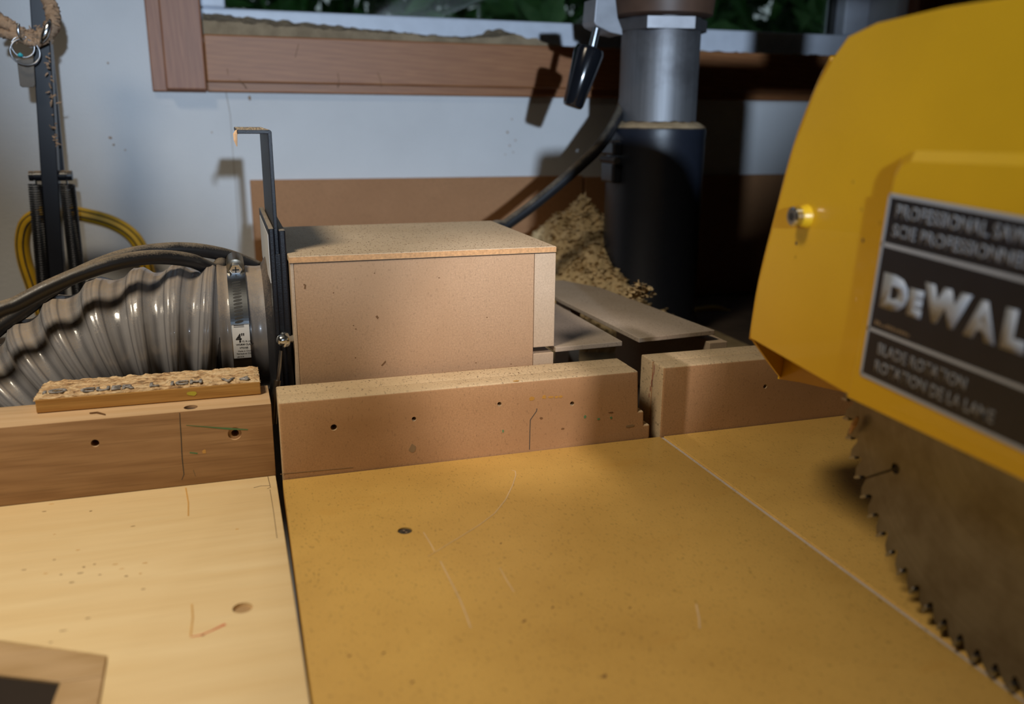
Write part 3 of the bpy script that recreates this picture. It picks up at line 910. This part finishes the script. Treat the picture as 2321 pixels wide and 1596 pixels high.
for q in (u, v):
    r_ = u if q is v else v
    c = hp + down * .00855
    link('drive_slot', bm_prism([c + q * .0026 + r_ * .0005, c - q * .0026 + r_ * .0005, c - q * .0026 - r_ * .0005, c + q * .0026 - r_ * .0005], down * .0001), M['screw_dark'], hd)

# ------------------------------------------------------------------ cables and yellow hose
def cable(name, ctrl, r, mat, label, cat, group=None, seg=14):
    o = link(name, bm_tube(spline(ctrl, 14), r, seg), mat, None, 3)
    return tag(o, label, cat, group)
cable('power_cable', [(-.29, .664, -.13), (-.286, .664, -.07), (-.275, .665, -.01), (-.252, .666, .035), (-.216, .669, .068), aty(-30, 722, .672), aty(40, 688, .676), aty(110, 652, .68), aty(190, 618, .685), aty(270, 594, .692), aty(350, 583, .703), aty(430, 590, .718), aty(487, 612, .74), (-.004, .775, .126), (.008, .80, .085), (.010, .83, .01)], .0056,
      M['black_rubber'], 'black power cable, the nearer of two lying over the hose', 'cable', 'black cables over the hose')
cable('power_cable', [(-.285, .70, -.13), (-.280, .702, -.07), (-.268, .706, -.015), (-.240, .713, .032), (-.198, .720, .062), aty(-20, 760, .722), aty(60, 700, .724), aty(140, 642, .728), aty(215, 604, .735), aty(290, 578, .742), aty(370, 566, .748), aty(440, 566, .755), aty(510, 578, .765), aty(560, 596, .775), aty(610, 622, .785), (.0215, .80, .10), (.020, .83, .02)], .0056,
      M['black_rubber'], 'black power cable, the farther of two, running behind the blast gate', 'cable', 'black cables over the hose')
yh = thing('air_hose', (-.16, 1.13, -.02), 'yellow hose with black stripes looped on the wall behind the spring arm', 'hose')
yc = [aty(px, py, 1.135 + .00008 * abs(px - 100)) for px, py in ((115, 760), (95, 705), (72, 640), (56, 590), (51, 545), (62, 505), (95, 486), (145, 481), (195, 488), (250, 503), (292, 527), (318, 560), (335, 610), (345, 680))]
yp = spline(yc, 12)
link('hose_body', bm_tube(yp, .0083, 16), M['hose_yellow'], yh, 3)
for sgn, e in ((.25, .4), (-.55, .4)):
    pts = []
    for i, p in enumerate(yp):
        d = (yp[min(i + 1, len(yp) - 1)] - yp[max(i - 1, 0)]).normalized()
        n_ = Vector((0, -1, 0)); s_ = d.cross(n_).normalized()
        a = math.asin(max(-1, min(1, sgn)))
        pts.append(p + (n_ * math.cos(a) + s_ * math.sin(a)) * .0078)
    link('stripe', bm_tube(pts, .0011, 6), M['ink'], yh, 3)
cable('yellow_cord', [aty(1575, 705, 1.08), aty(1620, 700, 1.08), aty(1660, 712, 1.07), aty(1700, 722, 1.06), aty(1760, 720, 1.06)], .005, M['yellow_dim'], 'dim yellow cord lying in the shade right of the saw column', 'cord')

# ------------------------------------------------------------------ spring arm of a bench lamp
YL = 1.05
la = thing('swing_arm_lamp', (-.19, YL, -.02), 'black spring-balanced arm of a bench lamp standing at the left wall', 'lamp')
def bar(p, q, w_, d_, bev=.001):
    p, q = Vector(p), Vector(q); ax = (q - p).normalized()
    sx = Vector((1, 0, 0)); sx = (sx - ax * sx.dot(ax)).normalized(); sy = ax.cross(sx)
    pts = [p + sx * w_ * a + sy * d_ * b for a, b in ((-.5, -.5), (.5, -.5), (.5, .5), (-.5, .5))]
    return bm_prism(pts, q - p, bev)
A0, A1 = aty(128, 612, YL), aty(93, 40, YL)
dd = (A1 - A0)
link('arm_bar', bar(A0 - dd * .36, A1 + dd * .25, .0165, .016), M['lamp_black'], la)
B0, B1 = aty(134, 392, YL + .022), aty(106, 100, YL + .022)
link('rear_bar', bar(B0 - (B1 - B0) * .03, B1 + (B1 - B0) * .6, .011, .008), M['lamp_black'], la)
pn = link('cross_pin', bm_tube([aty(66, 399, YL), aty(75, 399, YL), aty(75.5, 399, YL), aty(78, 399, YL), aty(78.5, 399, YL), aty(150, 398, YL), aty(150.5, 398, YL), aty(153, 398, YL), aty(153.5, 398, YL), aty(164, 398, YL)], [.0052, .0055, .0046, .0046, .0055, .0055, .0046, .0046, .0055, .0052], 18), M['lamp_black'], la, .8)
def coil(p, q, r, turns, wire):
    p, q = Vector(p), Vector(q); ax = (q - p).normalized(); u, v = frame_for(ax)
    n = turns * 16
    return bm_tube([p + (q - p) * i / n + (u * math.cos(2 * PI * i / 16) + v * math.sin(2 * PI * i / 16)) * r for i in range(n + 1)], wire, 5)
for (a, b, c) in (((82, 418), (112, 780), 70), ((152, 417), (186, 720), 62)):
    p, q = aty(*a, YL - .004), aty(*b, YL - .004)
    sp = link('spring', coil(p, q, .0072, c, .00105), plain('spring_steel', (.035, .036, .04), .32, .7), la, 3)
    link('spring_hook', bm_tube([p, p + Vector((0, .002, .006)), p + Vector((0, .004, .012))], .0010, 8), M['zinc'], sp)
link('base_clamp', bm_box(-.235, -.165, YL - .04, YL + .05, -.02, .008, .004), M['lamp_black'], la)
link('pivot', bm_tube([(-.222, YL, .012), (-.185, YL, .012)], .012, 18), M['lamp_black'], la)
tp = A1 + dd * .25
link('upper_joint', bm_tube([tp + Vector((-.02, 0, 0)), tp + Vector((.02, 0, 0))], .016, 20), M['lamp_black'], la)

# dust-caked strap with ring, keys and tag hooked on the arm
YR = 1.028
def rough_tube(ctrl, r, amp, seed, seg=16, n=16):
    pts = spline(ctrl, n)
    bm = bm_tube(pts, [r * (.85 + .3 * abs(noise.noise(Vector((i * .35, seed, 0))))) for i in range(len(pts))], seg)
    for v in bm.verts:
        v.co += Vector((noise.noise(v.co * 420 + Vector((seed, 0, 0))), noise.noise(v.co * 420 + Vector((0, seed, 5))), noise.noise(v.co * 420 + Vector((9, 0, seed))))) * amp
    return bm
kr = thing('key_strap', (-.18, YR, .25), 'sawdust-caked strap with steel rings and a metal tag hooked on the lamp arm', 'strap')
link('strap', rough_tube([aty(-10, 40, YR), aty(25, 62, YR), aty(55, 80, YR), aty(85, 84, YR), aty(110, 72, YR), aty(120, 52, YR), aty(118, 20, YR + .01), aty(100, -15, YR + .02)], .0072, .0028, 1), M['fluff'], kr, 3)
link('strap', rough_tube([aty(-10, 72, YR - .004), aty(35, 82, YR - .006), aty(65, 94, YR - .006), aty(88, 96, YR - .004), aty(104, 84, YR)], .0045, .0022, 2), M['fluff'], kr, 3)
bm = bmesh.new(); rnd = random.Random(5)
for i in range(90):
    px, py = rnd.uniform(20, 125), rnd.gauss(78, 14)
    if i > 55: t_ = rnd.random(); px, py = 108 + 20 * t_ + rnd.gauss(0, 3), 120 + 210 * t_
    p = aty(px, py, YR - rnd.uniform(0, .010)); d = Vector((rnd.gauss(0, 1), rnd.gauss(0, .5), rnd.gauss(-.4, 1))).normalized() * rnd.uniform(.002, .006)
    bm_tube([p, p + d * .5 + Vector((rnd.gauss(0, .0008), 0, 0)), p + d], [.0007, .0008, .0003], 5, bm=bm)
o = link('fluff', bm, M['fluff'], kr); o['kind'] = 'stuff'
def ring(c, rx, rz, w_, tilt=0, y=YR - .008, n=30):
    c = aty(*c, y)
    return bm_tube([c + Vector((math.cos(2 * PI * i / n) * rx, math.cos(2 * PI * i / n) * tilt, math.sin(2 * PI * i / n) * rz)) for i in range(n)], w_, 8, closed=True)
link('key_ring', ring((52, 106), .0098, .0100, .0008, .002), M['steel'], kr, 3)
link('key_ring', ring((57, 118), .0125, .0125, .0009, .004, YR - .010), M['steel'], kr, 3)
a_, b_ = aty(93, 98, YR - .012), aty(114, 44, YR - .010)
link('clip', bm_tube([a_, a_.lerp(b_, .3) + Vector((.0008, -.002, 0)), a_.lerp(b_, .7) + Vector((.0010, -.002, 0)), b_], [.0014, .0034, .0032, .0012], 10), M['zinc'], kr, 3)
link('clip', bm_tube(spline([aty(42, 54, YR - .012), aty(41, 68, YR - .013), aty(45, 84, YR - .012), aty(52, 92, YR - .009)], 6), .0014, 8), M['zinc'], kr, 3)
TG = lambda px, py: aty(px, py, YR - .002)
link('metal_tag', bm_prism([TG(*p) for p in ((38, 136), (76, 132), (80, 192), (76, 198), (50, 198), (45, 194))], (0, .0015, 0), .0004), M['tag_metal'], kr)
link('bead', bm_tube([aty(41, 126, YR - .011), aty(46, 124, YR - .011), aty(52, 127, YR - .011)], [.0014, .0022, .0012], 10), M['blue_bead'], kr, 3)

# ------------------------------------------------------------------ radial arm saw
saw = thing('radial_arm_saw', (.5155, 1.0, -.02), 'yellow radial arm saw with black column sleeve and exposed round blade', 'saw')
CC = Vector((.5155, 1.0, 0))
Z = lambda r, z: (r, z)
def lathe(prof, c, seg=64, bm=None):
    b = bmesh.new(); R = []
    for r, z in prof: R.append([b.verts.new(c + Vector((math.cos(2 * PI * k / seg) * r, math.sin(2 * PI * k / seg) * r, z))) for k in range(seg)])
    for i in range(len(R) - 1):
        for k in range(seg): b.faces.new((R[i][k], R[i][(k + 1) % seg], R[i + 1][(k + 1) % seg], R[i + 1][k]))
    b.faces.new(list(reversed(R[0]))); b.faces.new(R[-1])
    bmesh.ops.recalc_face_normals(b, faces=list(b.faces))
    return merge(bm, b)
link('column', lathe([(.0475, .10), (.0475, .345), (.0470, .36), (.0470, .56)], CC), M['column_steel'], saw, .7)
sv = link('column_sleeve', lathe([(.0640, -.02), (.0640, .0), (.0605, .006), (.0605, .225), (.0612, .2325), (.0605, .2365), (.0585, .2375), (.0476, .2375)], CC), M['sleeve'], saw, .7)
# clamp lugs down the left side of the sleeve
for z0, z1 in ((.205, .222), (.172, .196)):
    link('clamp_lug', bm_box(CC.x - .069, CC.x - .056, .975, 1.01, z0, z1, .003), M['sleeve'], sv)
link('clamp_bolt', bm_tube([(CC.x - .0655, .970, .199), (CC.x - .0655, 1.012, .199)], .0045, 6), M['motor_black'], sv)
bm = bm_tube([CC + Vector((0, 0, .3475)), CC + Vector((0, 0, .3495)), CC + Vector((0, 0, .3625)), CC + Vector((0, 0, .3640))], [.050, .056, .056, .052], 6)
bmesh.ops.rotate(bm, verts=bm.verts, cent=CC, matrix=Matrix.Rotation(math.radians(16), 3, 'Z'))
link('hex_collar', bm, plain('collar_steel', (.20, .20, .21), .45, .8), saw)
# arm runs forward over the table above the frame
armp = [(.445, .440), (.445, .53), (.465, .56), (.565, .56), (.586, .53), (.586, .440), (.555, .446), (.476, .446)]
link('arm', bm_prism([Vector((x, -.25, z)) for x, z in armp], (0, 1.34, 0), .006), M['arm_paint'], saw)
link('column_head', lathe([(.052, .364), (.060, .367), (.062, .385), (.062, .57)], CC), M['arm_paint'], saw, .7)
link('arm_rail', bm_box(.455, .470, -.22, .80, .432, .442, .002), M['steel'], saw)
link('arm_rail', bm_box(.562, .577, -.22, .80, .432, .442, .002), M['steel'], saw)
# locking lever: cast block, rod, tapered knob
YB = .935
blk = [(1352, -5), (1347, 50), (1352, 58), (1384, 74), (1412, 80), (1411, 66), (1401, 40), (1396, -5)]
lv = link('lever_block', bm_prism([aty(px, py, YB) for px, py in blk], (0, .035, 0), .0012), plain('cast_grey', (.36, .38, .42), .5, .3), saw)
r0, r1 = aty(1353, 60, YB + .012), aty(1341, 112, YB + .012)
link('lever_rod', bm_tube([r0, r1], .0046, 14), M['zinc'], saw, .7)
k0, k1 = aty(1339, 106, YB + .012), aty(1297, 243, YB + .012)
kd = (k1 - k0)
bm = bm_tube([k0, k0 + kd * .03, k0 + kd * .10, k0 + kd * .95, k0 + kd * .99, k1], [.008, .0155, .0172, .0118, .0105, .0085], 32)
link('lever_knob', bm, M['black_gloss'], saw, .6)

link('power_cord', bm_tube(spline([(.28, .93, -.005), aty(1110, 540, .95), aty(1150, 508, .955), aty(1215, 460, .96), aty(1300, 388, .965), aty(1360, 330, .975), aty(1400, 265, 1.0), aty(1420, 215, 1.05), aty(1440, 190, 1.09)], 14), .0068, 14), M['black_rubber'], saw, 3)
# motor, yoke and carriage (behind the guard, outside the frame)
BC = Vector((.3225, .2575, .1275))
link('motor', bm_tube([BC + Vector((x, 0, 0)) for x in (.060, .066, .075, .25, .285, .30)], [.060, .088, .096, .096, .080, .045], 40), M['motor_black'], saw, .7)
bm = bm_box(.475, .515, .225, .29, .372, .436, .006)
bm_box(.385, .634, .235, .28, .348, .374, .004, bm=bm)
link('carriage', bm, M['arm_paint'], saw)
for x0, x1 in ((.385, .450), (.612, .634)):
    link('yoke_side', bm_box(x0, x1, .215, .30, .12, .35, .006), M['arm_paint'], saw)

# blade: plate with hooked teeth and expansion slots ending in holes
RB, NT = .1272, 72
outl = []
for i in range(NT):
    a0 = 2 * PI * i / NT; da = 2 * PI / NT
    seq = [(RB, 0.0), (RB - .0012, .22), (RB - .0026, .42), (RB - .0058, .60), (RB - .0082, .74), (RB - .0086, .86), (RB - .0066, .97), (RB - .0030, .975)]
    if i % 18 == 9:
        seq = seq[:5] + [('slot', .80)] + seq[5:]
    for r, t in seq:
        a = a0 + da * t
        if r == 'slot':
            w_ = .0006
            rs = .0945
            da_ = w_ / RB
            outl += [(RB - .0085, a - da_), (rs + .0028, a - w_ / rs)]
            for q in range(1, 11):
                th = PI / 2 * 0 + 2 * PI * q / 11
                x_ = rs + math.cos(th) * .0030; y_ = -math.sin(th) * .0030
                outl.append((math.hypot(x_, y_), a + math.atan2(y_, x_)))
            outl += [(rs + .0028, a + w_ / rs), (RB - .0085, a + da_)]
        else: outl.append((r, a))
A_OFF = math.radians(-23.5 - 9.78 * 5 - 10.7)
pts = [Vector((BC.x - .0011, BC.y + math.cos(a + A_OFF) * r, BC.z + math.sin(a + A_OFF) * r)) for r, a in outl]
bl = link('blade', bm_prism(pts, (.0022, 0, 0)), M['blade_steel'], saw, origin=(BC.x, BC.y, BC.z))
bm = bmesh.new()
for i in range(NT):
    a = 2 * PI * i / NT + A_OFF
    for_ = [(RB + .0006, a - .012 / 2), (RB + .0006, a + .004), (RB - .0040, a + .002), (RB - .0040, a - .012)]
    pp = [Vector((BC.x - .0016, BC.y + math.cos(b2) * r, BC.z + math.sin(b2) * r)) for r, b2 in for_]
    bm_prism(pp, (.0032, 0, 0), bm=bm)
link('carbide_tips', bm, plain('carbide', (.30, .31, .33), .3, .9), bl)
link('arbor_nut', bm_tube([BC + Vector((-.001, 0, 0)), BC + Vector((-.008, 0, 0)), BC + Vector((-.008, 0, 0)), BC + Vector((-.022, 0, 0))], [.026, .026, .014, .014], 24), M['steel'], bl)
hole = aty(2012, 1086, .33)

# guard: two sheet sides joined by a rolled rim
GX0, GX1 = .290, .346
Lo = [(.4291, .1240), (.4249, .158), (.4139, .200), (.4034, .236), (.3895, .265), (.3775, .2800), (.3690, .2880), (.350, .2925), (.310, .2950), (.26, .2955),
      (.21, .291), (.165, .279), (.130, .265), (.105, .225), (.093, .180), (.090, .140), (.096, .112)]
Ro = [(.4760, .0800), (.4700, .130), (.4560, .185), (.4400, .230), (.4150, .258), (.3950, .2720), (.3750, .2830), (.350, .2880), (.310, .2905), (.26, .2915),
      (.21, .288), (.165, .276), (.128, .268), (.102, .228), (.090, .182), (.086, .140), (.092, .112)]
Lin = [(.340, .1165), (.24, .1140)]
Rin = [(.4530, .0845), (.413, .0905), (.24, .105)]
TH = .0016
gd = link('guard', bm_prism([Vector((GX0, y, z)) for y, z in Lo + list(reversed(Lin))], (TH, 0, 0), .0004, 1), M['yellow_paint'], saw, .6)
link('guard_far_side', bm_prism([Vector((GX1, y, z)) for y, z in Ro + list(reversed(Rin))], (TH, 0, 0)), M['yellow_paint'], gd)
# rounded shoulder between face and rim
bm = bmesh.new(); rows = []
nstep = 8
for s in range(nstep + 1):
    t = s / nstep
    bulge = math.sin(t * PI) * .004
    row = []
    for (y0, z0), (y1, z1) in zip(Lo, Ro):
        y = y0 + (y1 - y0) * t; z = z0 + (z1 - z0) * t
        d = Vector((y - .26, z - .20)).normalized() * bulge * (1 if z0 > .27 else .12)
        row.append(bm.verts.new((GX0 + .0002 + (GX1 + TH - GX0) * t, y + d.x, z + d.y)))
    rows.append(row)
for s in range(nstep):
    for k in range(len(Lo) - 1): bm.faces.new((rows[s][k], rows[s][k + 1], rows[s + 1][k + 1], rows[s + 1][k]))
bmesh.ops.recalc_face_normals(bm, faces=list(bm.faces))
bmesh.ops.solidify(bm, geom=list(bm.faces), thickness=.0014)
link('guard_rim', bm, M['yellow_paint'], gd, 1.0)
# folded lip along the leading edge
lip = [Vector((GX0 + .0035, y + .0022, z)) for y, z in [(.4295, .1225)] + Lo[1:5] + [(.3800, .2790)]]
link('guard_lip', bm_tube(spline(lip, 5), .0021, 8), M['yellow_paint'], gd, 3)
# raised panel that carries the decal
BXF = .2872
bp = [(.3415, .1150), (.3400, .1240), (.3270, .2270), (.3235, .2340), (.3160, .2372), (.18, .2400), (.14, .23), (.12, .18), (.125, .112)]
bm = bmesh.new()
inner = [(.3375, .1165), (.3360, .1240), (.3235, .2245), (.3205, .2300), (.3150, .2322), (.18, .2350), (.144, .226), (.125, .18), (.129, .1135)]
a = [bm.verts.new((GX0 + .0002, y, z)) for y, z in bp]; c = [bm.verts.new((BXF, y, z)) for y, z in inner]
for k in range(len(bp)): bm.faces.new((a[k], a[(k + 1) % len(bp)], c[(k + 1) % len(bp)], c[k]))
bm.faces.new(c)
bmesh.ops.recalc_face_normals(bm, faces=list(bm.faces))
link('decal_panel', bm, M['yellow_paint'], gd)
# bolt holding the guard
gb = atx(1826, 490, GX0)
link('bolt_boss', bm_tube([gb + Vector((.001, 0, 0)), gb + Vector((-.003, 0, 0)), gb + Vector((-.0046, 0, 0))], [.0066, .0056, .0046], 28), M['yellow_paint'], gd, 1)
tip = gb + Vector((-.0046, 0, 0))
bo = link('guard_bolt', bm_tube([tip, tip + Vector((-.0035, 0, 0)), tip + Vector((-.0042, 0, 0))], [.0050, .0050, .0040], 28), M['zinc'], gd, .6)
e = tip + Vector((-.00425, 0, 0))
for q, r_ in ((Vector((0, .0022, .0008)), Vector((0, -.0003, .0007))), (Vector((0, -.0008, .0022)), Vector((0, .0007, .0003)))):
    link('drive_slot', bm_prism([e + q + r_, e - q + r_, e - q - r_, e + q - r_], (-.0001, 0, 0)), M['screw_dark'], bo) if False else None
link('drive_socket', bm_tube([e, e + Vector((-.0001, 0, 0))], .0024, 6), M['screw_dark'], gd)
for k, (px, py) in enumerate(((1805, 552), (1803, 583), (1934, 412), (1953, 475), (1956, 545), (1995, 505))):
    blob('paint_nick', atx(px, py, GX0 - .00002), (-1, 0, 0), .0008, .0010, M['pencil'] if k in (0, 4) else M['yellow_dim'], gd, .0001, k, (0, 1, 0))

# decal: dark plate with pale rules and lettering
TH_ = math.radians(2.4)
DU, DV = Vector((0, -math.cos(TH_), -math.sin(TH_))), Vector((0, -math.sin(TH_), math.cos(TH_)))
DX = BXF - .0002
D0 = atx(1952, 847, DX)
def DP(u_, v_, n=0): return D0 + DU * u_ + DV * v_ + Vector((-n, 0, 0))
DW, DH = .150, .0862
dc = link('decal', bm_prism([DP(0, 0), DP(DW, 0), DP(DW, DH), DP(.0015, DH)], (-.0002, 0, 0)), M['decal_black'], saw)
def rule(u0, v0, u1, v1, w_):
    d = Vector((u1 - u0, v1 - v0)).normalized(); q = Vector((-d.y, d.x)) * w_ / 2
    link('decal_rule', bm_prism([DP(u0 + q.x, v0 + q.y, .0002), DP(u1 + q.x, v1 + q.y, .0002), DP(u1 - q.x, v1 - q.y, .0002), DP(u0 - q.x, v0 - q.y, .0002)], (-.0001, 0, 0)), M['decal_grey'], dc)
rule(0, 0, 0.0015, DH, .0016); rule(0, 0, DW, 0, .0018); rule(.0015, DH, DW, DH, .0018)
rule(0, .0232, DW, .0232, .0017); rule(.001, .0638, DW, .0638, .0019)
def dfit(body, u0, u1, v0, v1, bold, mat='decal_text'):
    """lettering fitted to a box on the decal"""
    bm = text_bm(body, 1.0, lambda x, y, n: Vector((x, y, n)), 1, bold, depth=1)
    xs = [v.co.x for v in bm.verts]; ys = [v.co.y for v in bm.verts]
    a, b, c, d = min(xs), max(xs), min(ys), max(ys)
    for v in bm.verts:
        v.co = DP(u0 + (v.co.x - a) / (b - a) * (u1 - u0), v0 + (v.co.y - c) / (d - c) * (v1 - v0), .00025 + .0001 * v.co.z)
    link('lettering', bm, M[mat], dc)
dfit('PROFESSIONAL SAW', .0066, .0770, .0767, .0829, .02)
dfit('SCIE PROFESSIONNELLE', .0062, .0870, .0680, .0738, .02)
dfit('D', .0054, .0221, .0350, .0514, .095, 'decal_grey')
dfit('E', .0226, .0312, .0356, .0480, .085, 'decal_grey')
dfit('W', .0308, .0566, .0362, .0524, .085, 'decal_grey')
dfit('A', .0550, .0715, .0356, .0520, .095, 'decal_grey')
dfit('L', .0736, .0850, .0356, .0520, .095, 'decal_grey')
dfit('T', .0840, .0990, .0356, .0520, .095, 'decal_grey')
dfit('BLADE ROTATION', .0087, .0615, .0128, .0184, .02)
dfit('ROTATION DE LA LAME', .0084, .0778, .0042, .0099, .02)
rnd = random.Random(2)
for k in range(12):
    u_ = .0042 + k * .0019; hgt = rnd.uniform(.0008, .0020)
    link('fine_print', bm_prism([DP(u_, .0262, .0002), DP(u_ + .0012, .0262, .0002), DP(u_ + .0012, .0262 + hgt, .0002), DP(u_, .0262 + hgt, .0002)], (-.0001, 0, 0)), M['pencil_soft'], dc)

o = link('wood_splinter', bm_tube([atx(1926, 982, BC.x - .0045), atx(1936, 962, BC.x - .0050), atx(1944, 946, BC.x - .0045)], [.0007, .0016, .0009], 7), M['chip'])
tag(o, 'thin pale wood splinter stuck to the blade teeth below the guard', 'splinter')

# ------------------------------------------------------------------ heaps of sawdust
def chips(bm, p, L, rnd):
    d = Vector((rnd.gauss(0, 1), rnd.gauss(0, 1), rnd.gauss(0, .5))).normalized(); u, v = frame_for(d)
    W = L * rnd.uniform(.25, .5); c = u * W; t = v * L * rnd.uniform(-.25, .25)
    a = [bm.verts.new(p - d * L / 2 + c), bm.verts.new(p - d * L / 2 - c), bm.verts.new(p + t - c), bm.verts.new(p + t + c), bm.verts.new(p + d * L / 2 - c), bm.verts.new(p + d * L / 2 + c)]
    bm.faces.new((a[0], a[1], a[2], a[3])); bm.faces.new((a[3], a[2], a[4], a[5]))
def heap(name, x0, x1, y0, y1, hf, nx, ny, mat, nchip, L, label, seed, base):
    bm = bmesh.new(); rnd = random.Random(seed); G = []
    for j in range(ny + 1):
        row = []
        for i in range(nx + 1):
            x = x0 + (x1 - x0) * i / nx; y = y0 + (y1 - y0) * j / ny
            row.append(bm.verts.new((x, y, max(base, hf(x, y)))))
        G.append(row)
    for j in range(ny):
        for i in range(nx): bm.faces.new((G[j][i], G[j][i + 1], G[j + 1][i + 1], G[j + 1][i]))
    rim = G[0] + [G[j][nx] for j in range(1, ny + 1)] + list(reversed(G[ny][:-1])) + [G[j][0] for j in range(ny - 1, 0, -1)]
    low = [bm.verts.new((v.co.x, v.co.y, base - .0002)) for v in rim]
    for i in range(len(rim)): bm.faces.new((rim[i], rim[(i + 1) % len(rim)], low[(i + 1) % len(rim)], low[i]))
    bm.faces.new(low)
    k = 0
    while k < nchip:
        x, y = rnd.uniform(x0, x1), rnd.uniform(y0, y1)
        z = hf(x, y); k += 1
        if z > base + .001: chips(bm, Vector((x, y, z + rnd.uniform(0, L * .2))), rnd.uniform(.5, 1) * L, rnd)
    return tag(link(name, bm, mat), label, 'sawdust', kind='stuff')
F = lambda x, y, z, o: noise.fractal(Vector((x, y, z)), 1.0, 2, o)
def pile(x, y):
    r = math.hypot((x - .455) / .135, (y - 1.09) / .19)
    return -.02 + .165 * max(0, 1 - r) ** .75 + (.012 * F(x * 40, y * 40, 0, 4) if r < 1 else 0)
heap('sawdust_pile', .31, .60, .86, 1.184, pile, 70, 80, M['shavings'], 5200, .0075, 'loose heap of pale wood shavings between dust box and saw column', 4, -.02)
ZS = OZ0 + .002
def sill(x, y):
    t = max(0, min(1, (1.262 - y) / .072))
    h = .024 * max(0, 1 - x / .42) + .0105 + .017 * math.exp(-((x - .39) / .035) ** 2) - .006 * max(0, min(1, (x - .44) / .06))
    if x > .46: h = .0055
    h *= max(.55, 1 - .5 * t)
    return ZS + h + .0035 * F(x * 70, y * 70, 2, 4)
heap('sill_sawdust', OX0 + .001, .985, 1.184, 1.2615, sill, 260, 18, M['sawdust_grey'], 6000, .0022, 'long drift of sawdust lying along the window sill', 6, ZS)
bm = bmesh.new(); rnd = random.Random(9)
R = []
for s in range(5):
    r = .0480 + .0125 * s / 4
    R.append([bm.verts.new(CC + Vector((math.cos(2 * PI * k / 72) * r, math.sin(2 * PI * k / 72) * r, .2376 + (.0075 - .006 * s / 4 + .002 * noise.noise(Vector((k * .4, s, 0)))) * (1 if s < 4 else 0)))) for k in range(72)])
for s in range(4):
    for k in range(72): bm.faces.new((R[s][k], R[s][(k + 1) % 72], R[s + 1][(k + 1) % 72], R[s + 1][k]))
low = [bm.verts.new(CC + Vector((math.cos(2 * PI * k / 72) * .048, math.sin(2 * PI * k / 72) * .048, .2376))) for k in range(72)]
for k in range(72): bm.faces.new((low[k], low[(k + 1) % 72], R[0][(k + 1) % 72], R[0][k]))
bmesh.ops.recalc_face_normals(bm, faces=list(bm.faces))
tag(link('sleeve_sawdust', bm, M['sawdust'], None, 3), 'ring of sawdust on top of the black column sleeve', 'sawdust', kind='stuff')
# tuft of shavings on the shelf edge
bm = bmesh.new(); c = atz(1447, 672, .0690)
for i in range(260):
    p = c + Vector((rnd.gauss(0, .006), rnd.gauss(0, .004), abs(rnd.gauss(0, .0055))))
    chips(bm, p, rnd.uniform(.003, .006), rnd)
tag(link('shavings_tuft', bm, M['shavings']), 'small pale tuft of shavings at the shelf edge before the column', 'shavings', kind='stuff')
# curl of shaving hanging from the bent slide handle
o = link('shaving_curl', bm_tube([aty(537, 297, GY0 + .01), aty(533, 305, GY0 + .008), aty(534, 318, GY0 + .008), aty(537, 332, GY0 + .008)], [.0012, .0016, .0014, .0003], 6), M['chip'])
tag(o, 'small brown shaving dangling from the tip of the bent slide', 'shaving')
# dust film along the bent slide handle
specks('slide_dust', 160, lambda r: (r.uniform(.0118, .033), r.uniform(GY0 + .006, GY1 - .03), .2390), .0016, M['sawdust'], 'thin film of dust on the flat top of the bent slide', 'dust', 12)
# brown spots spattered on the wall
for k, (px, py, a, b_) in enumerate(((250, 312, .0022, .0014), (258, 328, .0016, .0012), (284, 340, .0012, .0009), (566, 222, .0018, .0030), (245, 143, .0012, .0012), (1150, 300, .0012, .0016), (1155, 330, .001, .0012), (1160, 270, .0008, .0012), (1163, 345, .0008, .001), (1145, 350, .0008, .0008), (1168, 318, .0008, .0012), (480, 300, .0008, .001))):
    blob('brown_spot', aty(px, py, YW - .0001), NF, a, b_, M['fluff'], wall_back, .0012, k)
